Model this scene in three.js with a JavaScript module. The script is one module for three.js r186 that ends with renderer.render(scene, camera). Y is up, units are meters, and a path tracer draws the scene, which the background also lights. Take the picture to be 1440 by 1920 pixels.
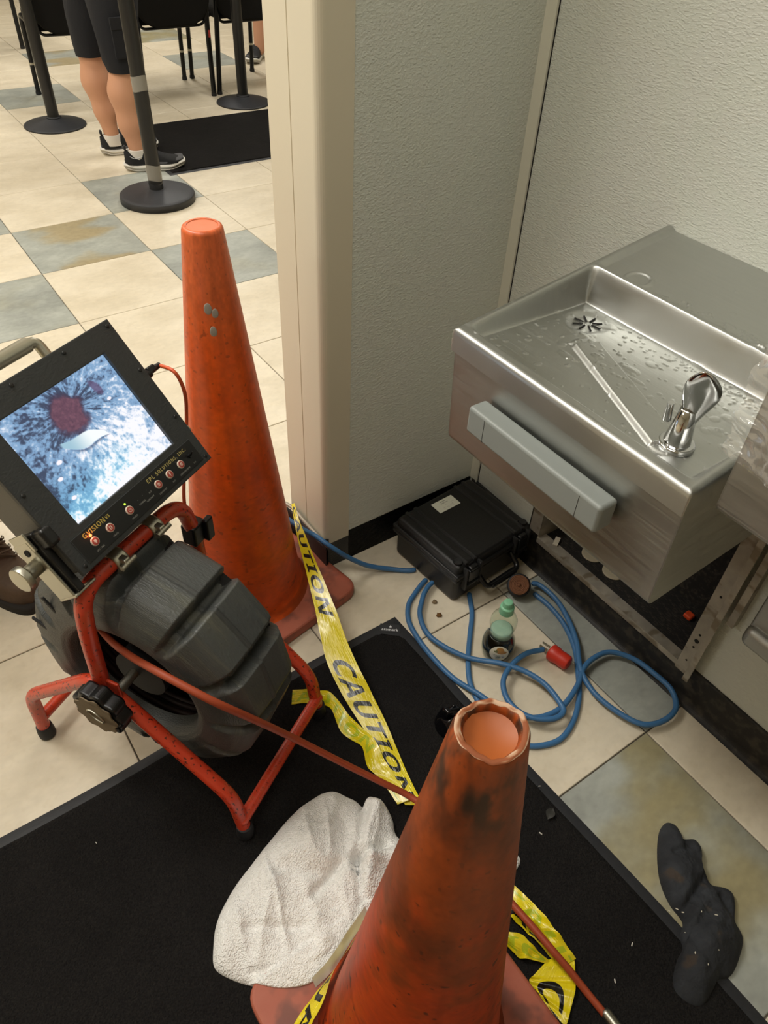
import * as THREE from 'three';
import { RoundedBoxGeometry } from 'three/addons/geometries/RoundedBoxGeometry.js';
import { mergeGeometries, mergeVertices } from 'three/addons/utils/BufferGeometryUtils.js';
import { MarchingCubes } from 'three/addons/objects/MarchingCubes.js';
import { RectAreaLightUniformsLib } from 'three/addons/lights/RectAreaLightUniformsLib.js';
RectAreaLightUniformsLib.init();

// ---------------------------------------------------------------- camera, light, exposure
const scene = new THREE.Scene();
const renderer = new THREE.WebGLRenderer({ antialias: true });
renderer.toneMapping = THREE.LinearToneMapping;
renderer.toneMappingExposure = 1.12;
renderer.shadowMap.enabled = true;
scene.background = new THREE.Color(0x050505);
const camera = new THREE.PerspectiveCamera(69.7, 1440 / 1920, 0.02, 60);
{
  const pitch = 0.75568, yaw = 2.49526, roll = 0.05842;
  camera.position.set(-0.975, 1.393, 3.519);
  const fw = new THREE.Vector3(Math.sin(yaw) * Math.cos(pitch), -Math.sin(pitch), Math.cos(yaw) * Math.cos(pitch));
  const right = fw.clone().cross(new THREE.Vector3(0, 1, 0)).normalize(), up = right.clone().cross(fw);
  const r2 = right.clone().multiplyScalar(Math.cos(roll)).addScaledVector(up, Math.sin(roll));
  const u2 = up.clone().multiplyScalar(Math.cos(roll)).addScaledVector(right, -Math.sin(roll));
  camera.quaternion.setFromRotationMatrix(new THREE.Matrix4().makeBasis(r2, u2, fw.clone().negate()));
  camera.updateMatrixWorld(true);
}
// ceiling troffers: [x, z, radiance]
const CEILING = 2.75;
const TROFFERS = [[-1.35, 1.55, 23.5], [-1.35, -1.2, 14], [1.6, -0.6, 14.5], [1.6, -3.2, 16], [-1.35, -3.9, 15], [-4.0, 1.5, 13], [-4.0, -1.4, 12], [-1.2, 3.2, 6]];
const LAMP_COLOUR = new THREE.Color().setRGB(1.0, 0.967, 0.9);

// ---------------------------------------------------------------- helpers
const T = 0.457;                                          // floor tile pitch
function rng(seed) { let a = seed | 0; return () => { a = (a + 0x6d2b79f5) | 0; let t = Math.imul(a ^ (a >>> 15), 1 | a); t = (t + Math.imul(t ^ (t >>> 7), 61 | t)) ^ t; return ((t ^ (t >>> 14)) >>> 0) / 4294967296; }; }
const V3 = (x, y, z) => new THREE.Vector3(x, y, z);
const clamp = (x, a = 0, b = 1) => Math.min(b, Math.max(a, x));
const mix = (a, b, t) => a + (b - a) * t;
const smooth = (a, b, x) => { const t = clamp((x - a) / (b - a)); return t * t * (3 - 2 * t); };
function hash(x, y, s) { let h = Math.imul(x, 374761393) + Math.imul(y, 668265263) + Math.imul(s, 974634457); h = Math.imul(h ^ (h >>> 13), 1274126177); return ((h ^ (h >>> 16)) >>> 0) / 4294967296; }
function noise(x, y, px, py, s) {                          // value noise with period px, py
  const x0 = Math.floor(x), y0 = Math.floor(y), fx = x - x0, fy = y - y0, u = fx * fx * (3 - 2 * fx), v = fy * fy * (3 - 2 * fy);
  const m = (a, n) => ((a % n) + n) % n, xa = m(x0, px), xb = m(x0 + 1, px), ya = m(y0, py), yb = m(y0 + 1, py);
  return mix(mix(hash(xa, ya, s), hash(xb, ya, s), u), mix(hash(xa, yb, s), hash(xb, yb, s), u), v);
}
function fbm(u, v, fx, fy, oct, s) { let a = 0.5, t = 0, n = 0; for (let i = 0; i < oct; i++) { t += a * noise(u * fx, v * fy, fx, fy, s + i * 17); n += a; a *= 0.5; fx *= 2; fy *= 2; } return t / n; }
function tex(w, h, fn, srgb = true, repeat = true) {
  const d = new Uint8Array(w * h * 4);
  for (let y = 0; y < h; y++) for (let x = 0; x < w; x++) { const c = fn((x + 0.5) / w, (y + 0.5) / h), o = (y * w + x) * 4; if (typeof c === 'number') d[o] = d[o + 1] = d[o + 2] = clamp(c) * 255; else { d[o] = clamp(c[0]) * 255; d[o + 1] = clamp(c[1]) * 255; d[o + 2] = clamp(c[2]) * 255; } d[o + 3] = 255; }
  const t = new THREE.DataTexture(d, w, h); t.magFilter = THREE.LinearFilter; t.minFilter = THREE.LinearFilter;
  if (repeat) t.wrapS = t.wrapT = THREE.RepeatWrapping;
  if (srgb) t.colorSpace = THREE.SRGBColorSpace; t.needsUpdate = true; return t;
}
function canvasTex(w, h, draw, srgb = true) {
  const c = document.createElement('canvas'); c.width = w; c.height = h; const g = c.getContext('2d'); draw(g, w, h);
  const t = new THREE.CanvasTexture(c); t.magFilter = THREE.LinearFilter; if (srgb) t.colorSpace = THREE.SRGBColorSpace; return t;
}
const mat = (o) => { if (typeof o.color === 'number' || typeof o.color === 'string') o.color = new THREE.Color(o.color); return new THREE.MeshPhysicalMaterial(o); };
const lerp3 = (a, b, t) => [mix(a[0], b[0], t), mix(a[1], b[1], t), mix(a[2], b[2], t)];
const hex = (h) => [(h >> 16) / 255, ((h >> 8) & 255) / 255, (h & 255) / 255];

const used = {};
function numbered(name) { used[name] = (used[name] ?? -1) + 1; return used[name] ? name + '_' + String(used[name]).padStart(3, '0') : name; }
function part(name, geo, m, parent, label) {
  const o = new THREE.Mesh(Array.isArray(geo) ? merged(geo) : geo, m); o.name = name; o.castShadow = o.receiveShadow = true;
  if (label) o.userData.label = label; if (parent) parent.add(o); return o;
}
function tag(o, label, category, group) { o.userData.label = label; o.userData.category = category; if (group) o.userData.group = group; return o; }
function thing(name, label, category, pos = [0, 0, 0], turn = 0, group) {
  const o = new THREE.Group(); o.name = numbered(name); o.position.set(...pos); o.rotation.y = turn; scene.add(o); return tag(o, label, category, group);
}
function solo(name, geo, m, label, category, group) { const o = part(numbered(name), geo, m, scene); return tag(o, label, category, group); }
function struct(name, geo, m, parent) { const o = part(name, geo, m, parent ?? scene); if (!parent) o.userData.kind = 'structure'; return o; }
function merged(list) {
  const l = list.map((g) => { g = g.index ? g.toNonIndexed() : g; for (const k of Object.keys(g.attributes)) if (!['position', 'normal', 'uv'].includes(k)) g.deleteAttribute(k); if (!g.attributes.uv) g.setAttribute('uv', new THREE.BufferAttribute(new Float32Array(g.attributes.position.count * 2), 2)); return g; });
  return mergeGeometries(l);
}
const box = (w, h, d, x = 0, y = 0, z = 0) => new THREE.BoxGeometry(w, h, d).translate(x, y, z);
const rbox = (w, h, d, r, x = 0, y = 0, z = 0, s = 3) => new RoundedBoxGeometry(w, h, d, s, r).translate(x, y, z);
const span = (x0, x1, y0, y1, z0, z1) => box(x1 - x0, y1 - y0, z1 - z0, (x0 + x1) / 2, (y0 + y1) / 2, (z0 + z1) / 2);
const lathe = (pts, seg = 48) => new THREE.LatheGeometry(pts.map((p) => new THREE.Vector2(p[0], p[1])), seg);
const cyl = (r0, r1, h, seg = 32) => new THREE.CylinderGeometry(r0, r1, h, seg);
function alongX(g) { return g.rotateZ(-Math.PI / 2); }
function boxUV(g, s = 1) {                                  // uv in metres by dominant normal
  g = g.index ? g.toNonIndexed() : g; const p = g.attributes.position, n = g.attributes.normal, uv = new Float32Array(p.count * 2);
  for (let i = 0; i < p.count; i++) { const ax = Math.abs(n.getX(i)), ay = Math.abs(n.getY(i)), az = Math.abs(n.getZ(i)), x = p.getX(i) * s, y = p.getY(i) * s, z = p.getZ(i) * s; const q = ay >= ax && ay >= az ? [x, z] : ax >= az ? [z, y] : [x, y]; uv[2 * i] = q[0]; uv[2 * i + 1] = q[1]; }
  g.setAttribute('uv', new THREE.BufferAttribute(uv, 2)); return g;
}
// a round bar swept along points, with closed ends; smoothed curve or mitred polyline with rounded corners
function sweep(points, r, seg = 60, radial = 10, ends = true) {
  const c = new THREE.CatmullRomCurve3(points.map((p) => V3(...p)), false, 'centripetal'); const g = new THREE.TubeGeometry(c, seg, r, radial);
  if (!ends) return g; return merged([g, ...[0, 1].map((t) => { const q = c.getPoint(t); return new THREE.SphereGeometry(r, radial, 6).translate(q.x, q.y, q.z); })]);
}
function bent(points, r, bend = 0.03, radial = 14) {
  const P = points.map((p) => V3(...p)), path = new THREE.CurvePath(); let a = P[0];
  for (let i = 1; i < P.length; i++) {
    if (i === P.length - 1) { path.add(new THREE.LineCurve3(a, P[i])); break; }
    const d0 = P[i - 1].clone().sub(P[i]), d1 = P[i + 1].clone().sub(P[i]), b = Math.min(bend, d0.length() * 0.48, d1.length() * 0.48);
    const s = P[i].clone().addScaledVector(d0.normalize(), b), e = P[i].clone().addScaledVector(d1.normalize(), b);
    path.add(new THREE.LineCurve3(a, s)); path.add(new THREE.QuadraticBezierCurve3(s, P[i], e)); a = e;
  }
  const g = new THREE.TubeGeometry(path, Math.max(24, Math.round(path.getLength() / 0.006)), r, radial), q0 = path.getPoint(0), q1 = path.getPoint(1);
  return merged([g, new THREE.SphereGeometry(r, radial, 8).translate(q0.x, q0.y, q0.z), new THREE.SphereGeometry(r, radial, 8).translate(q1.x, q1.y, q1.z)]);
}
// rings of points joined into a skin (each ring the same count); closed at the ends when capped
function loft(rings, capped = true) {
  const n = rings[0].length, pos = [], uv = [], idx = [];
  rings.forEach((R, j) => { for (let i = 0; i <= n; i++) { pos.push(...R[i % n]); uv.push(i / n, j / (rings.length - 1)); } });
  for (let j = 0; j + 1 < rings.length; j++) for (let i = 0; i < n; i++) { const a = j * (n + 1) + i, b = a + n + 1; idx.push(a, b, a + 1, a + 1, b, b + 1); }
  if (capped) for (const j of [0, rings.length - 1]) { const c = [0, 1, 2].map((k) => rings[j].reduce((s, p) => s + p[k], 0) / n), ci = pos.length / 3; pos.push(...c); uv.push(0.5, j ? 1 : 0); for (let i = 0; i < n; i++) { const a = j * (n + 1) + i; if (j) idx.push(a, ci, a + 1); else idx.push(a, a + 1, ci); } }
  const g = new THREE.BufferGeometry(); g.setAttribute('position', new THREE.Float32BufferAttribute(pos, 3)); g.setAttribute('uv', new THREE.Float32BufferAttribute(uv, 2)); g.setIndex(idx); g.computeVertexNormals(); return g;
}
const ring = (c, rx, rz, n = 20, tilt = 0) => Array.from({ length: n }, (_, i) => { const a = -i / n * Math.PI * 2; return [c[0] + rx * Math.cos(a), c[1] + tilt * Math.cos(a), c[2] + rz * Math.sin(a)]; });
function grid(nu, nv, fn) {                                 // fn(u, v) -> [x, y, z]
  const pos = [], uv = [], idx = [];
  for (let j = 0; j <= nv; j++) for (let i = 0; i <= nu; i++) { const u = i / nu, v = j / nv; pos.push(...fn(u, v)); uv.push(u, v); }
  for (let j = 0; j < nv; j++) for (let i = 0; i < nu; i++) { const a = j * (nu + 1) + i, b = a + nu + 1; idx.push(a, b, a + 1, a + 1, b, b + 1); }
  const g = new THREE.BufferGeometry(); g.setAttribute('position', new THREE.Float32BufferAttribute(pos, 3)); g.setAttribute('uv', new THREE.Float32BufferAttribute(uv, 2)); g.setIndex(idx); g.computeVertexNormals(); return g;
}
// a soft heap over a closed outline [x, z]: height(s, x, z) with s = 0 at the middle and 1 at the edge; underside flat at y0
function heap(outline, centre, height, y0, rings = 40, around = 160) {
  const c = new THREE.CatmullRomCurve3(outline.map((p) => V3(p[0], 0, p[1])), true, 'centripetal'), E = c.getSpacedPoints(around), pos = [centre[0], height(0, centre[0], centre[1]), centre[1]], uv = [centre[0], centre[1]], idx = [];
  for (let j = 1; j <= rings; j++) { const s = 1 - Math.pow(1 - j / rings, 1.6); for (let i = 0; i < around; i++) { const x = mix(centre[0], E[i].x, s), z = mix(centre[1], E[i].z, s); pos.push(x, Math.max(y0, height(s, x, z)), z); uv.push(x, z); } }
  for (let i = 0; i < around; i++) idx.push(0, 1 + (i + 1) % around, 1 + i);
  for (let j = 0; j < rings - 1; j++) for (let i = 0; i < around; i++) { const a = 1 + j * around + i, b = 1 + j * around + (i + 1) % around; idx.push(a, b, a + around, b, b + around, a + around); }
  const base = 1 + (rings - 1) * around, low = pos.length / 3;
  for (let i = 0; i < around; i++) { pos.push(E[i].x, y0, E[i].z); uv.push(E[i].x, E[i].z); }
  for (let i = 0; i < around; i++) { const k = (i + 1) % around; idx.push(base + i, base + k, low + i, base + k, low + k, low + i); }
  let area = 0; for (let i = 0; i < outline.length; i++) { const p = outline[i], q = outline[(i + 1) % outline.length]; area += p[0] * q[1] - q[0] * p[1]; }
  if (area < 0) for (let i = 0; i < idx.length; i += 3) { const t = idx[i + 1]; idx[i + 1] = idx[i + 2]; idx[i + 2] = t; }
  const g = new THREE.BufferGeometry(); g.setAttribute('position', new THREE.Float32BufferAttribute(pos, 3)); g.setAttribute('uv', new THREE.Float32BufferAttribute(uv, 2)); g.setIndex(idx); g.computeVertexNormals(); return g;
}
// distance-field body from tapered bones [[ax,ay,az, ra, bx,by,bz, rb], ...]
function bodyMesh(bones, cell, k = 0.02) {
  const lo = [1e9, 1e9, 1e9], hi = [-1e9, -1e9, -1e9];
  for (const b of bones) for (const o of [0, 4]) for (let c = 0; c < 3; c++) { lo[c] = Math.min(lo[c], b[o + c] - b[o + 3] - 3 * cell); hi[c] = Math.max(hi[c], b[o + c] + b[o + 3] + 3 * cell); }
  const size = Math.max(hi[0] - lo[0], hi[1] - lo[1], hi[2] - lo[2]), n = Math.ceil(size / cell) + 4, mid = lo.map((l, i) => (l + hi[i]) / 2), half = n * cell / 2;
  const mc = new MarchingCubes(n, new THREE.MeshStandardMaterial(), false, false, 400000); mc.isolation = 0;
  for (let z = 0; z < n; z++) for (let y = 0; y < n; y++) for (let x = 0; x < n; x++) {
    const p = [mid[0] + (x - n / 2) * cell, mid[1] + (y - n / 2) * cell, mid[2] + (z - n / 2) * cell]; let d = 1;
    for (const b of bones) {
      const ab = [b[4] - b[0], b[5] - b[1], b[6] - b[2]], ap = [p[0] - b[0], p[1] - b[1], p[2] - b[2]], t = clamp((ab[0] * ap[0] + ab[1] * ap[1] + ab[2] * ap[2]) / (ab[0] ** 2 + ab[1] ** 2 + ab[2] ** 2 + 1e-9));
      const e = Math.hypot(ap[0] - ab[0] * t, ap[1] - ab[1] * t, ap[2] - ab[2] * t) - mix(b[3], b[7], t), h = clamp(0.5 + 0.5 * (d - e) / k); d = mix(d, e, h) - k * h * (1 - h);
    }
    mc.field[z * n * n + y * n + x] = -d;
  }
  mc.update(); const g = new THREE.BufferGeometry(), P = mc.positionArray.slice(0, mc.count * 3), N = mc.normalArray.slice(0, mc.count * 3);
  for (let i = 0; i < P.length; i += 3) for (let c = 0; c < 3; c++) P[i + c] = mid[c] + P[i + c] * half;
  g.setAttribute('position', new THREE.BufferAttribute(P, 3)); g.setAttribute('normal', new THREE.BufferAttribute(N, 3)); return g;
}
// a ribbon between two edges, each a list of [x, y, z]; v runs along its length in metres
function ribbon(left, right, n = 90, wob = 0, seed = 1, across = 6) {
  const A = new THREE.CatmullRomCurve3(left.map((p) => V3(...p)), false, 'centripetal'), B = new THREE.CatmullRomCurve3(right.map((p) => V3(...p)), false, 'centripetal');
  const M = []; for (let i = 0; i <= n; i++) { const t = i / n; M.push([A.getPoint(t), B.getPoint(t)]); }
  let len = 0; const L = M.map((m, i) => { if (i) len += m[0].clone().add(m[1]).multiplyScalar(0.5).distanceTo(M[i - 1][0].clone().add(M[i - 1][1]).multiplyScalar(0.5)); return len; });
  const g = grid(across, n, (u, v) => { const i = Math.round(v * n), p = M[i][0].clone().lerp(M[i][1], u); p.y += wob * (noise(u * 2 + 5, v * n * 0.13, 64, 4096, seed) - 0.5) * Math.sin(Math.PI * clamp(v * 1.0)); return [p.x, p.y, p.z]; });
  const uv = g.attributes.uv; for (let i = 0; i < uv.count; i++) uv.setY(i, L[Math.round(uv.getY(i) * n)]); return g;
}
// ---------------------------------------------------------------- shared materials
const wallBump = tex(512, 512, (u, v) => { const a = fbm(u, v, 34, 84, 3, 11), b = fbm(u, v, 70, 110, 2, 12); return smooth(0.35, 0.75, a) * 0.7 + b * 0.3; }, false); wallBump.repeat.set(1 / 0.17, 1 / 0.17);
const wallBumpFine = tex(512, 512, (u, v) => { const a = fbm(u, v, 44, 70, 3, 21), b = fbm(u, v, 100, 130, 2, 22); return smooth(0.3, 0.8, a) * 0.6 + b * 0.4; }, false); wallBumpFine.repeat.set(1 / 0.2, 1 / 0.2);
const wallMap = tex(256, 256, (u, v) => { const n = fbm(u, v, 3, 3, 4, 31); return lerp3(hex(0xcacdc3), hex(0xd4d6cb), n); }); wallMap.repeat.set(1 / 1.6, 1 / 1.6);
const M = {
  wall: mat({ map: wallMap, roughness: 0.5, bumpMap: wallBump, bumpScale: 0.0007 }),
  wallFine: mat({ map: wallMap, roughness: 0.55, bumpMap: wallBumpFine, bumpScale: 0.0008 }),
  trimPaint: mat({ color: 0xd2c9b2, roughness: 0.42 }),
  trimWhite: mat({ color: 0xd9d6c4, roughness: 0.4 }),
  hallWall: mat({ color: 0xe2dccb, roughness: 0.8 }),
  ceiling: mat({ color: 0xe8e6de, roughness: 0.9 }),
  cove: mat({ color: 0x17181a, roughness: 0.42, bumpMap: wallBumpFine, bumpScale: 0.0006 }),
  grout: mat({ color: 0x6b6459, roughness: 0.9 }),
  floorFar: mat({ color: 0xd0c0a0, roughness: 0.5 }),
  blackPaint: mat({ color: 0x141414, roughness: 0.38 }),
  blackRubber: mat({ color: 0x15161a, roughness: 0.62 }),
  blackPlastic: mat({ color: 0x0d0d0e, roughness: 0.36 }),
  darkVoid: mat({ color: 0x1b1917, roughness: 0.95 }),
  chrome: mat({ color: 0xc9cacb, metalness: 1, roughness: 0.09 }),
  zinc: mat({ color: 0xb9b6a8, metalness: 1, roughness: 0.36 }),
};
const galvMap = tex(256, 256, (u, v) => { const n = fbm(u, v, 8, 8, 4, 41), d = smooth(0.55, 0.75, fbm(u, v, 5, 9, 3, 42)); return lerp3(lerp3(hex(0x9a948a), hex(0xc2baaa), n), hex(0x6b5c45), d * 0.55); }); galvMap.repeat.set(5, 5);
M.galv = mat({ map: galvMap, metalness: 0.55, roughness: 0.55 });
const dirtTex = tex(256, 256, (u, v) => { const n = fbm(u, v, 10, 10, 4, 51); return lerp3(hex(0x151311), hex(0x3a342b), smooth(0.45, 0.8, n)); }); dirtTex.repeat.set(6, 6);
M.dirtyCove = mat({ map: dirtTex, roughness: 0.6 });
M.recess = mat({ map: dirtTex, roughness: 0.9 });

// ---------------------------------------------------------------- the room
// tiles: bevelled slabs laid one by one on a grout bed
const slab = (() => {
  const a = T / 2 - 0.0016, b = a - 0.0013, h = 0.0013, P = [], U = [], I = []; const q = (...c) => { const o = P.length / 3; for (const [x, y, z] of c) { P.push(x, y, z); U.push(x / (2 * a) + 0.5, z / (2 * a) + 0.5); } I.push(o, o + 1, o + 2, o, o + 2, o + 3); };
  q([-b, 0, b], [b, 0, b], [b, 0, -b], [-b, 0, -b]); const A = [[-1, 1], [1, 1], [1, -1], [-1, -1]];
  for (let i = 0; i < 4; i++) { const [x0, z0] = A[i], [x1, z1] = A[(i + 1) % 4]; q([x0 * a, -h, z0 * a], [x1 * a, -h, z1 * a], [x1 * b, 0, z1 * b], [x0 * b, 0, z0 * b]); q([x0 * a, -0.008, z0 * a], [x1 * a, -0.008, z1 * a], [x1 * a, -h, z1 * a], [x0 * a, -h, z0 * a]); }
  const g = new THREE.BufferGeometry(); g.setAttribute('position', new THREE.Float32BufferAttribute(P, 3)); g.setAttribute('uv', new THREE.Float32BufferAttribute(U, 2)); g.setIndex(I); return g.toNonIndexed();
})(); slab.computeVertexNormals();
const tileRough = tex(256, 256, (u, v) => 0.3 + 0.25 * fbm(u, v, 9, 9, 4, 61), false);
const beigeTile = [0, 1, 2, 3].map((k) => mat({ roughness: 1, roughnessMap: tileRough, map: tex(384, 384, (u, v) => {
  const a = fbm(u, v, 3, 7, 5, 70 + k * 5), b = fbm(u, v, 24, 40, 3, 71 + k * 5), s = smooth(0.6, 0.8, fbm(u, v, 40, 40, 2, 73 + k * 5)); let c = lerp3(hex(0xd0c4ac), hex(0xdfd4be), clamp(a * 1.5 - 0.25)); c = lerp3(c, hex(0xbfae90), s * 0.12); return c.map((x) => x * (0.97 + 0.06 * b)); }) }));
const greyTile = [0, 1, 2].map((k) => mat({ roughness: 1, roughnessMap: tileRough, map: tex(384, 384, (u, v) => {
  const a = fbm(u, v, 3, 5, 5, 170 + k * 5), b = fbm(u, v, 30, 44, 3, 171 + k * 5), w = smooth(0.42, 0.75, fbm(u, v, 2, 3, 4, 172 + k * 7)) * [0.15, 0.9, 0.75][k]; let c = lerp3(hex(0x8d9089), hex(0xaeb1a8), clamp(a * 1.5 - 0.25)); c = lerp3(c, k === 1 ? hex(0xa59572) : hex(0x96895f), w); return c.map((x) => x * (0.94 + 0.12 * b)); }) }));
const floor = struct('floor', [span(-7, 7, -0.15, -0.0042, -8, 7)], M.grout);
const GREY = { '0,-1': 0, '-1,0': 1, '0,1': 0, '-2,1': 0, '-2,-1': 0, '0,6': 0, '-1,7': 2, '0,-5': 0, '1,-7': 1, '-2,9': 1, '3,-6': 0, '4,-4': 0, '3,-8': 2 };
{ const r = rng(5), edge = new THREE.Mesh();
  for (let i = -5; i <= 6; i++) for (let j = -12; j <= 8; j++) {
    const x = (i + 0.5) * T, z = (j + 0.5) * T; if (x - T / 2 > 0.12 && z > 2.43) continue;
    const k = GREY[i + ',' + j], m = k !== undefined ? greyTile[k] : beigeTile[Math.floor(r() * 4)], t = part('tile', slab, m, floor); r();
    t.position.set(x, 0, z); t.rotation.y = Math.floor(r() * 2) * Math.PI;
  }
  const X0 = -5 * T, X1 = 7 * T, Z0 = -12 * T, Z1 = 9 * T;
  part('outer_floor', [span(-7, X0, -0.1, 0, -8, 7), span(X1, 7, -0.1, 0, -8, 7), span(X0, X1, -0.1, 0, -8, Z0), span(X0, 0.12, -0.1, 0, Z1, 7)], M.floorFar, floor); }
struct('ceiling', span(-7, 7, CEILING, CEILING + 0.15, -8, 7), M.ceiling);
struct('wall_back', span(-7, 7, 0, CEILING, -8.15, -8), M.hallWall);
struct('wall_front', span(-7, 0.3, 0, CEILING, 7, 7.15), M.hallWall);
struct('wall_far_left', span(-7.15, -7, 0, CEILING, -8, 7), M.hallWall);
struct('wall_far_right', span(7, 7.15, 0, CEILING, -8, 2.6), M.hallWall);
const WX = 0.135, WZ = 2.432;                              // faces of the right-hand wall and of the wing wall
struct('wall_left', boxUV(span(-0.262, 7, 0, CEILING, 2.262, WZ)), M.wallFine);
const R0 = 2.705, R1 = 3.16, RY0 = 0.095, RY1 = 0.6;       // the open wall box below the fountain
struct('wall_right', [boxUV(span(WX, 0.3, 0, CEILING, WZ, R0)), boxUV(span(WX, 0.3, 0, CEILING, R1, 7)), boxUV(span(WX, 0.3, 0, RY0, R0, R1)), boxUV(span(WX, 0.3, RY1, CEILING, R0, R1))], M.wall);
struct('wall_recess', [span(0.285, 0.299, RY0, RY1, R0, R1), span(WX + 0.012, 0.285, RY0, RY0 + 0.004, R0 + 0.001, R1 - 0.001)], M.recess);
// rounded end cap of the wing wall, in two mouldings with a joint between them
{ const s = new THREE.Shape(), x0 = -0.33, x1 = -0.2625, z0 = 2.262, z1 = WZ + 0.001, zj = 2.343, r = 0.016;
  const cap = (pts) => new THREE.ExtrudeGeometry(new THREE.Shape(pts.map((p) => new THREE.Vector2(p[0], -p[1]))), { depth: CEILING - 0.09, bevelEnabled: false }).rotateX(-Math.PI / 2).translate(0, 0.085, 0);
  const arc = (cx, cz, a0, a1) => Array.from({ length: 7 }, (_, i) => { const a = mix(a0, a1, i / 6); return [cx + r * Math.cos(a), cz + r * Math.sin(a)]; });
  struct('trim_1', cap([[x1, z1], ...arc(x0 + r, z1 - r, Math.PI / 2, Math.PI), [x0, zj + 0.003], [x0 + 0.006, zj], [x1, zj]]), M.trimPaint);
  struct('trim_2', cap([[x1, zj - 0.001], [x0 + 0.008, zj - 0.001], [x0 + 0.008, zj - 0.002], [x0 + 0.002, zj - 0.004], [x0 + 0.002, z0], [x1, z0]]), M.trimPaint);
  struct('trim_3', [span(WX - 0.004, WX + 0.001, 0.1, CEILING, WZ, WZ + 0.028), span(WX - 0.006, WX, 0.1, CEILING, WZ + 0.024, WZ + 0.028)], M.trimWhite); struct('trim_5', span(WX - 0.0018, WX + 0.001, 0.1, CEILING, WZ + 0.0285, WZ + 0.0298), M.darkVoid); }
// black cove base: curved toe, run along each wall
function cove(len) { const s = new THREE.Shape(); s.moveTo(0, 0); s.lineTo(0.02, 0); s.quadraticCurveTo(0.008, 0.004, 0.0065, 0.02); s.lineTo(0.0065, 0.098); s.quadraticCurveTo(0.006, 0.102, 0.002, 0.102); s.lineTo(0, 0.102); s.closePath(); return new THREE.ExtrudeGeometry(s, { depth: len, bevelEnabled: false, curveSegments: 6 }); }
struct('baseboard_left', boxUV(cove(0.46).rotateY(Math.PI / 2).rotateX(0).scale(1, 1, -1).translate(0, 0, 0).applyMatrix4(new THREE.Matrix4().makeBasis(V3(1, 0, 0), V3(0, 1, 0), V3(0, 0, -1))).translate(-0.327, 0, WZ)), M.cove);
struct('baseboard_right', boxUV(cove(3.6).rotateY(Math.PI).translate(WX, 0, WZ + 3.61)), M.dirtyCove);
// loose end of base curling off the jamb
{ const c = new THREE.CatmullRomCurve3([V3(-0.334, 0, 2.452), V3(-0.337, 0, 2.38), V3(-0.338, 0, 2.31), V3(-0.347, 0, 2.262), V3(-0.372, 0, 2.225)]);
  struct('baseboard_jamb', grid(40, 14, (u, v) => { const p = c.getPoint(u), side = v < 0.5 ? 0 : 1, h = side ? (1 - v) * 2 : v * 2; return [p.x - (side ? 0.005 : 0), Math.min(1, h) * 0.1, p.z]; }), M.cove);
  struct('trim_4', sweep([[-0.336, 0.102, 2.45], [-0.339, 0.103, 2.36], [-0.343, 0.105, 2.28], [-0.375, 0.108, 2.222]], 0.005, 40, 8), M.galv); }
// ceiling troffers
TROFFERS.forEach(([x, z, L], i) => {
  const t = thing('ceiling_light', 'white recessed ceiling troffer ' + ['over the doorway beside the wall end', 'over the floor left of the standing person', 'over the queue stanchions', 'over the row of black chairs', 'far back in the hall', 'over the left side of the doorway area', 'over the left side of the hall', 'over the large mat beside the reel'][i], 'light', [x, CEILING, z]);
  part('frame', [box(0.64, 0.02, 0.03, 0, -0.01, 0.605), box(0.64, 0.02, 0.03, 0, -0.01, -0.605), box(0.03, 0.02, 1.18, 0.305, -0.01, 0), box(0.03, 0.02, 1.18, -0.305, -0.01, 0)], M.trimWhite, t);
  part('diffuser', box(0.58, 0.006, 1.18, 0, -0.005, 0), new THREE.MeshStandardMaterial({ color: 0xffffff, emissive: LAMP_COLOUR, emissiveIntensity: 1.4 }), t);
  const l = new THREE.RectAreaLight(LAMP_COLOUR, L, 0.56, 1.16); l.position.set(0, -0.016, 0); l.rotation.x = -Math.PI / 2; l.castShadow = true; t.add(l);
});
// ---------------------------------------------------------------- drinking fountains and what is round them
const steelScratch = tex(512, 512, (u, v) => 0.28 + 0.16 * fbm(u, v, 6, 120, 2, 81) + 0.1 * fbm(u, v, 7, 7, 3, 82), false); steelScratch.repeat.set(2.5, 2.5);
const steelBump = tex(512, 512, (u, v) => fbm(u, v, 5, 200, 2, 83), false); steelBump.repeat.set(3, 3);
M.steel = mat({ color: 0xb5b6b2, metalness: 1, roughness: 1, roughnessMap: steelScratch, bumpMap: steelBump, bumpScale: 0.00006 });
M.steelWet = mat({ color: 0xc0bdb3, metalness: 1, roughness: 0.3 });
M.greyPlastic = mat({ color: 0x858a86, roughness: 0.45 });
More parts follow.
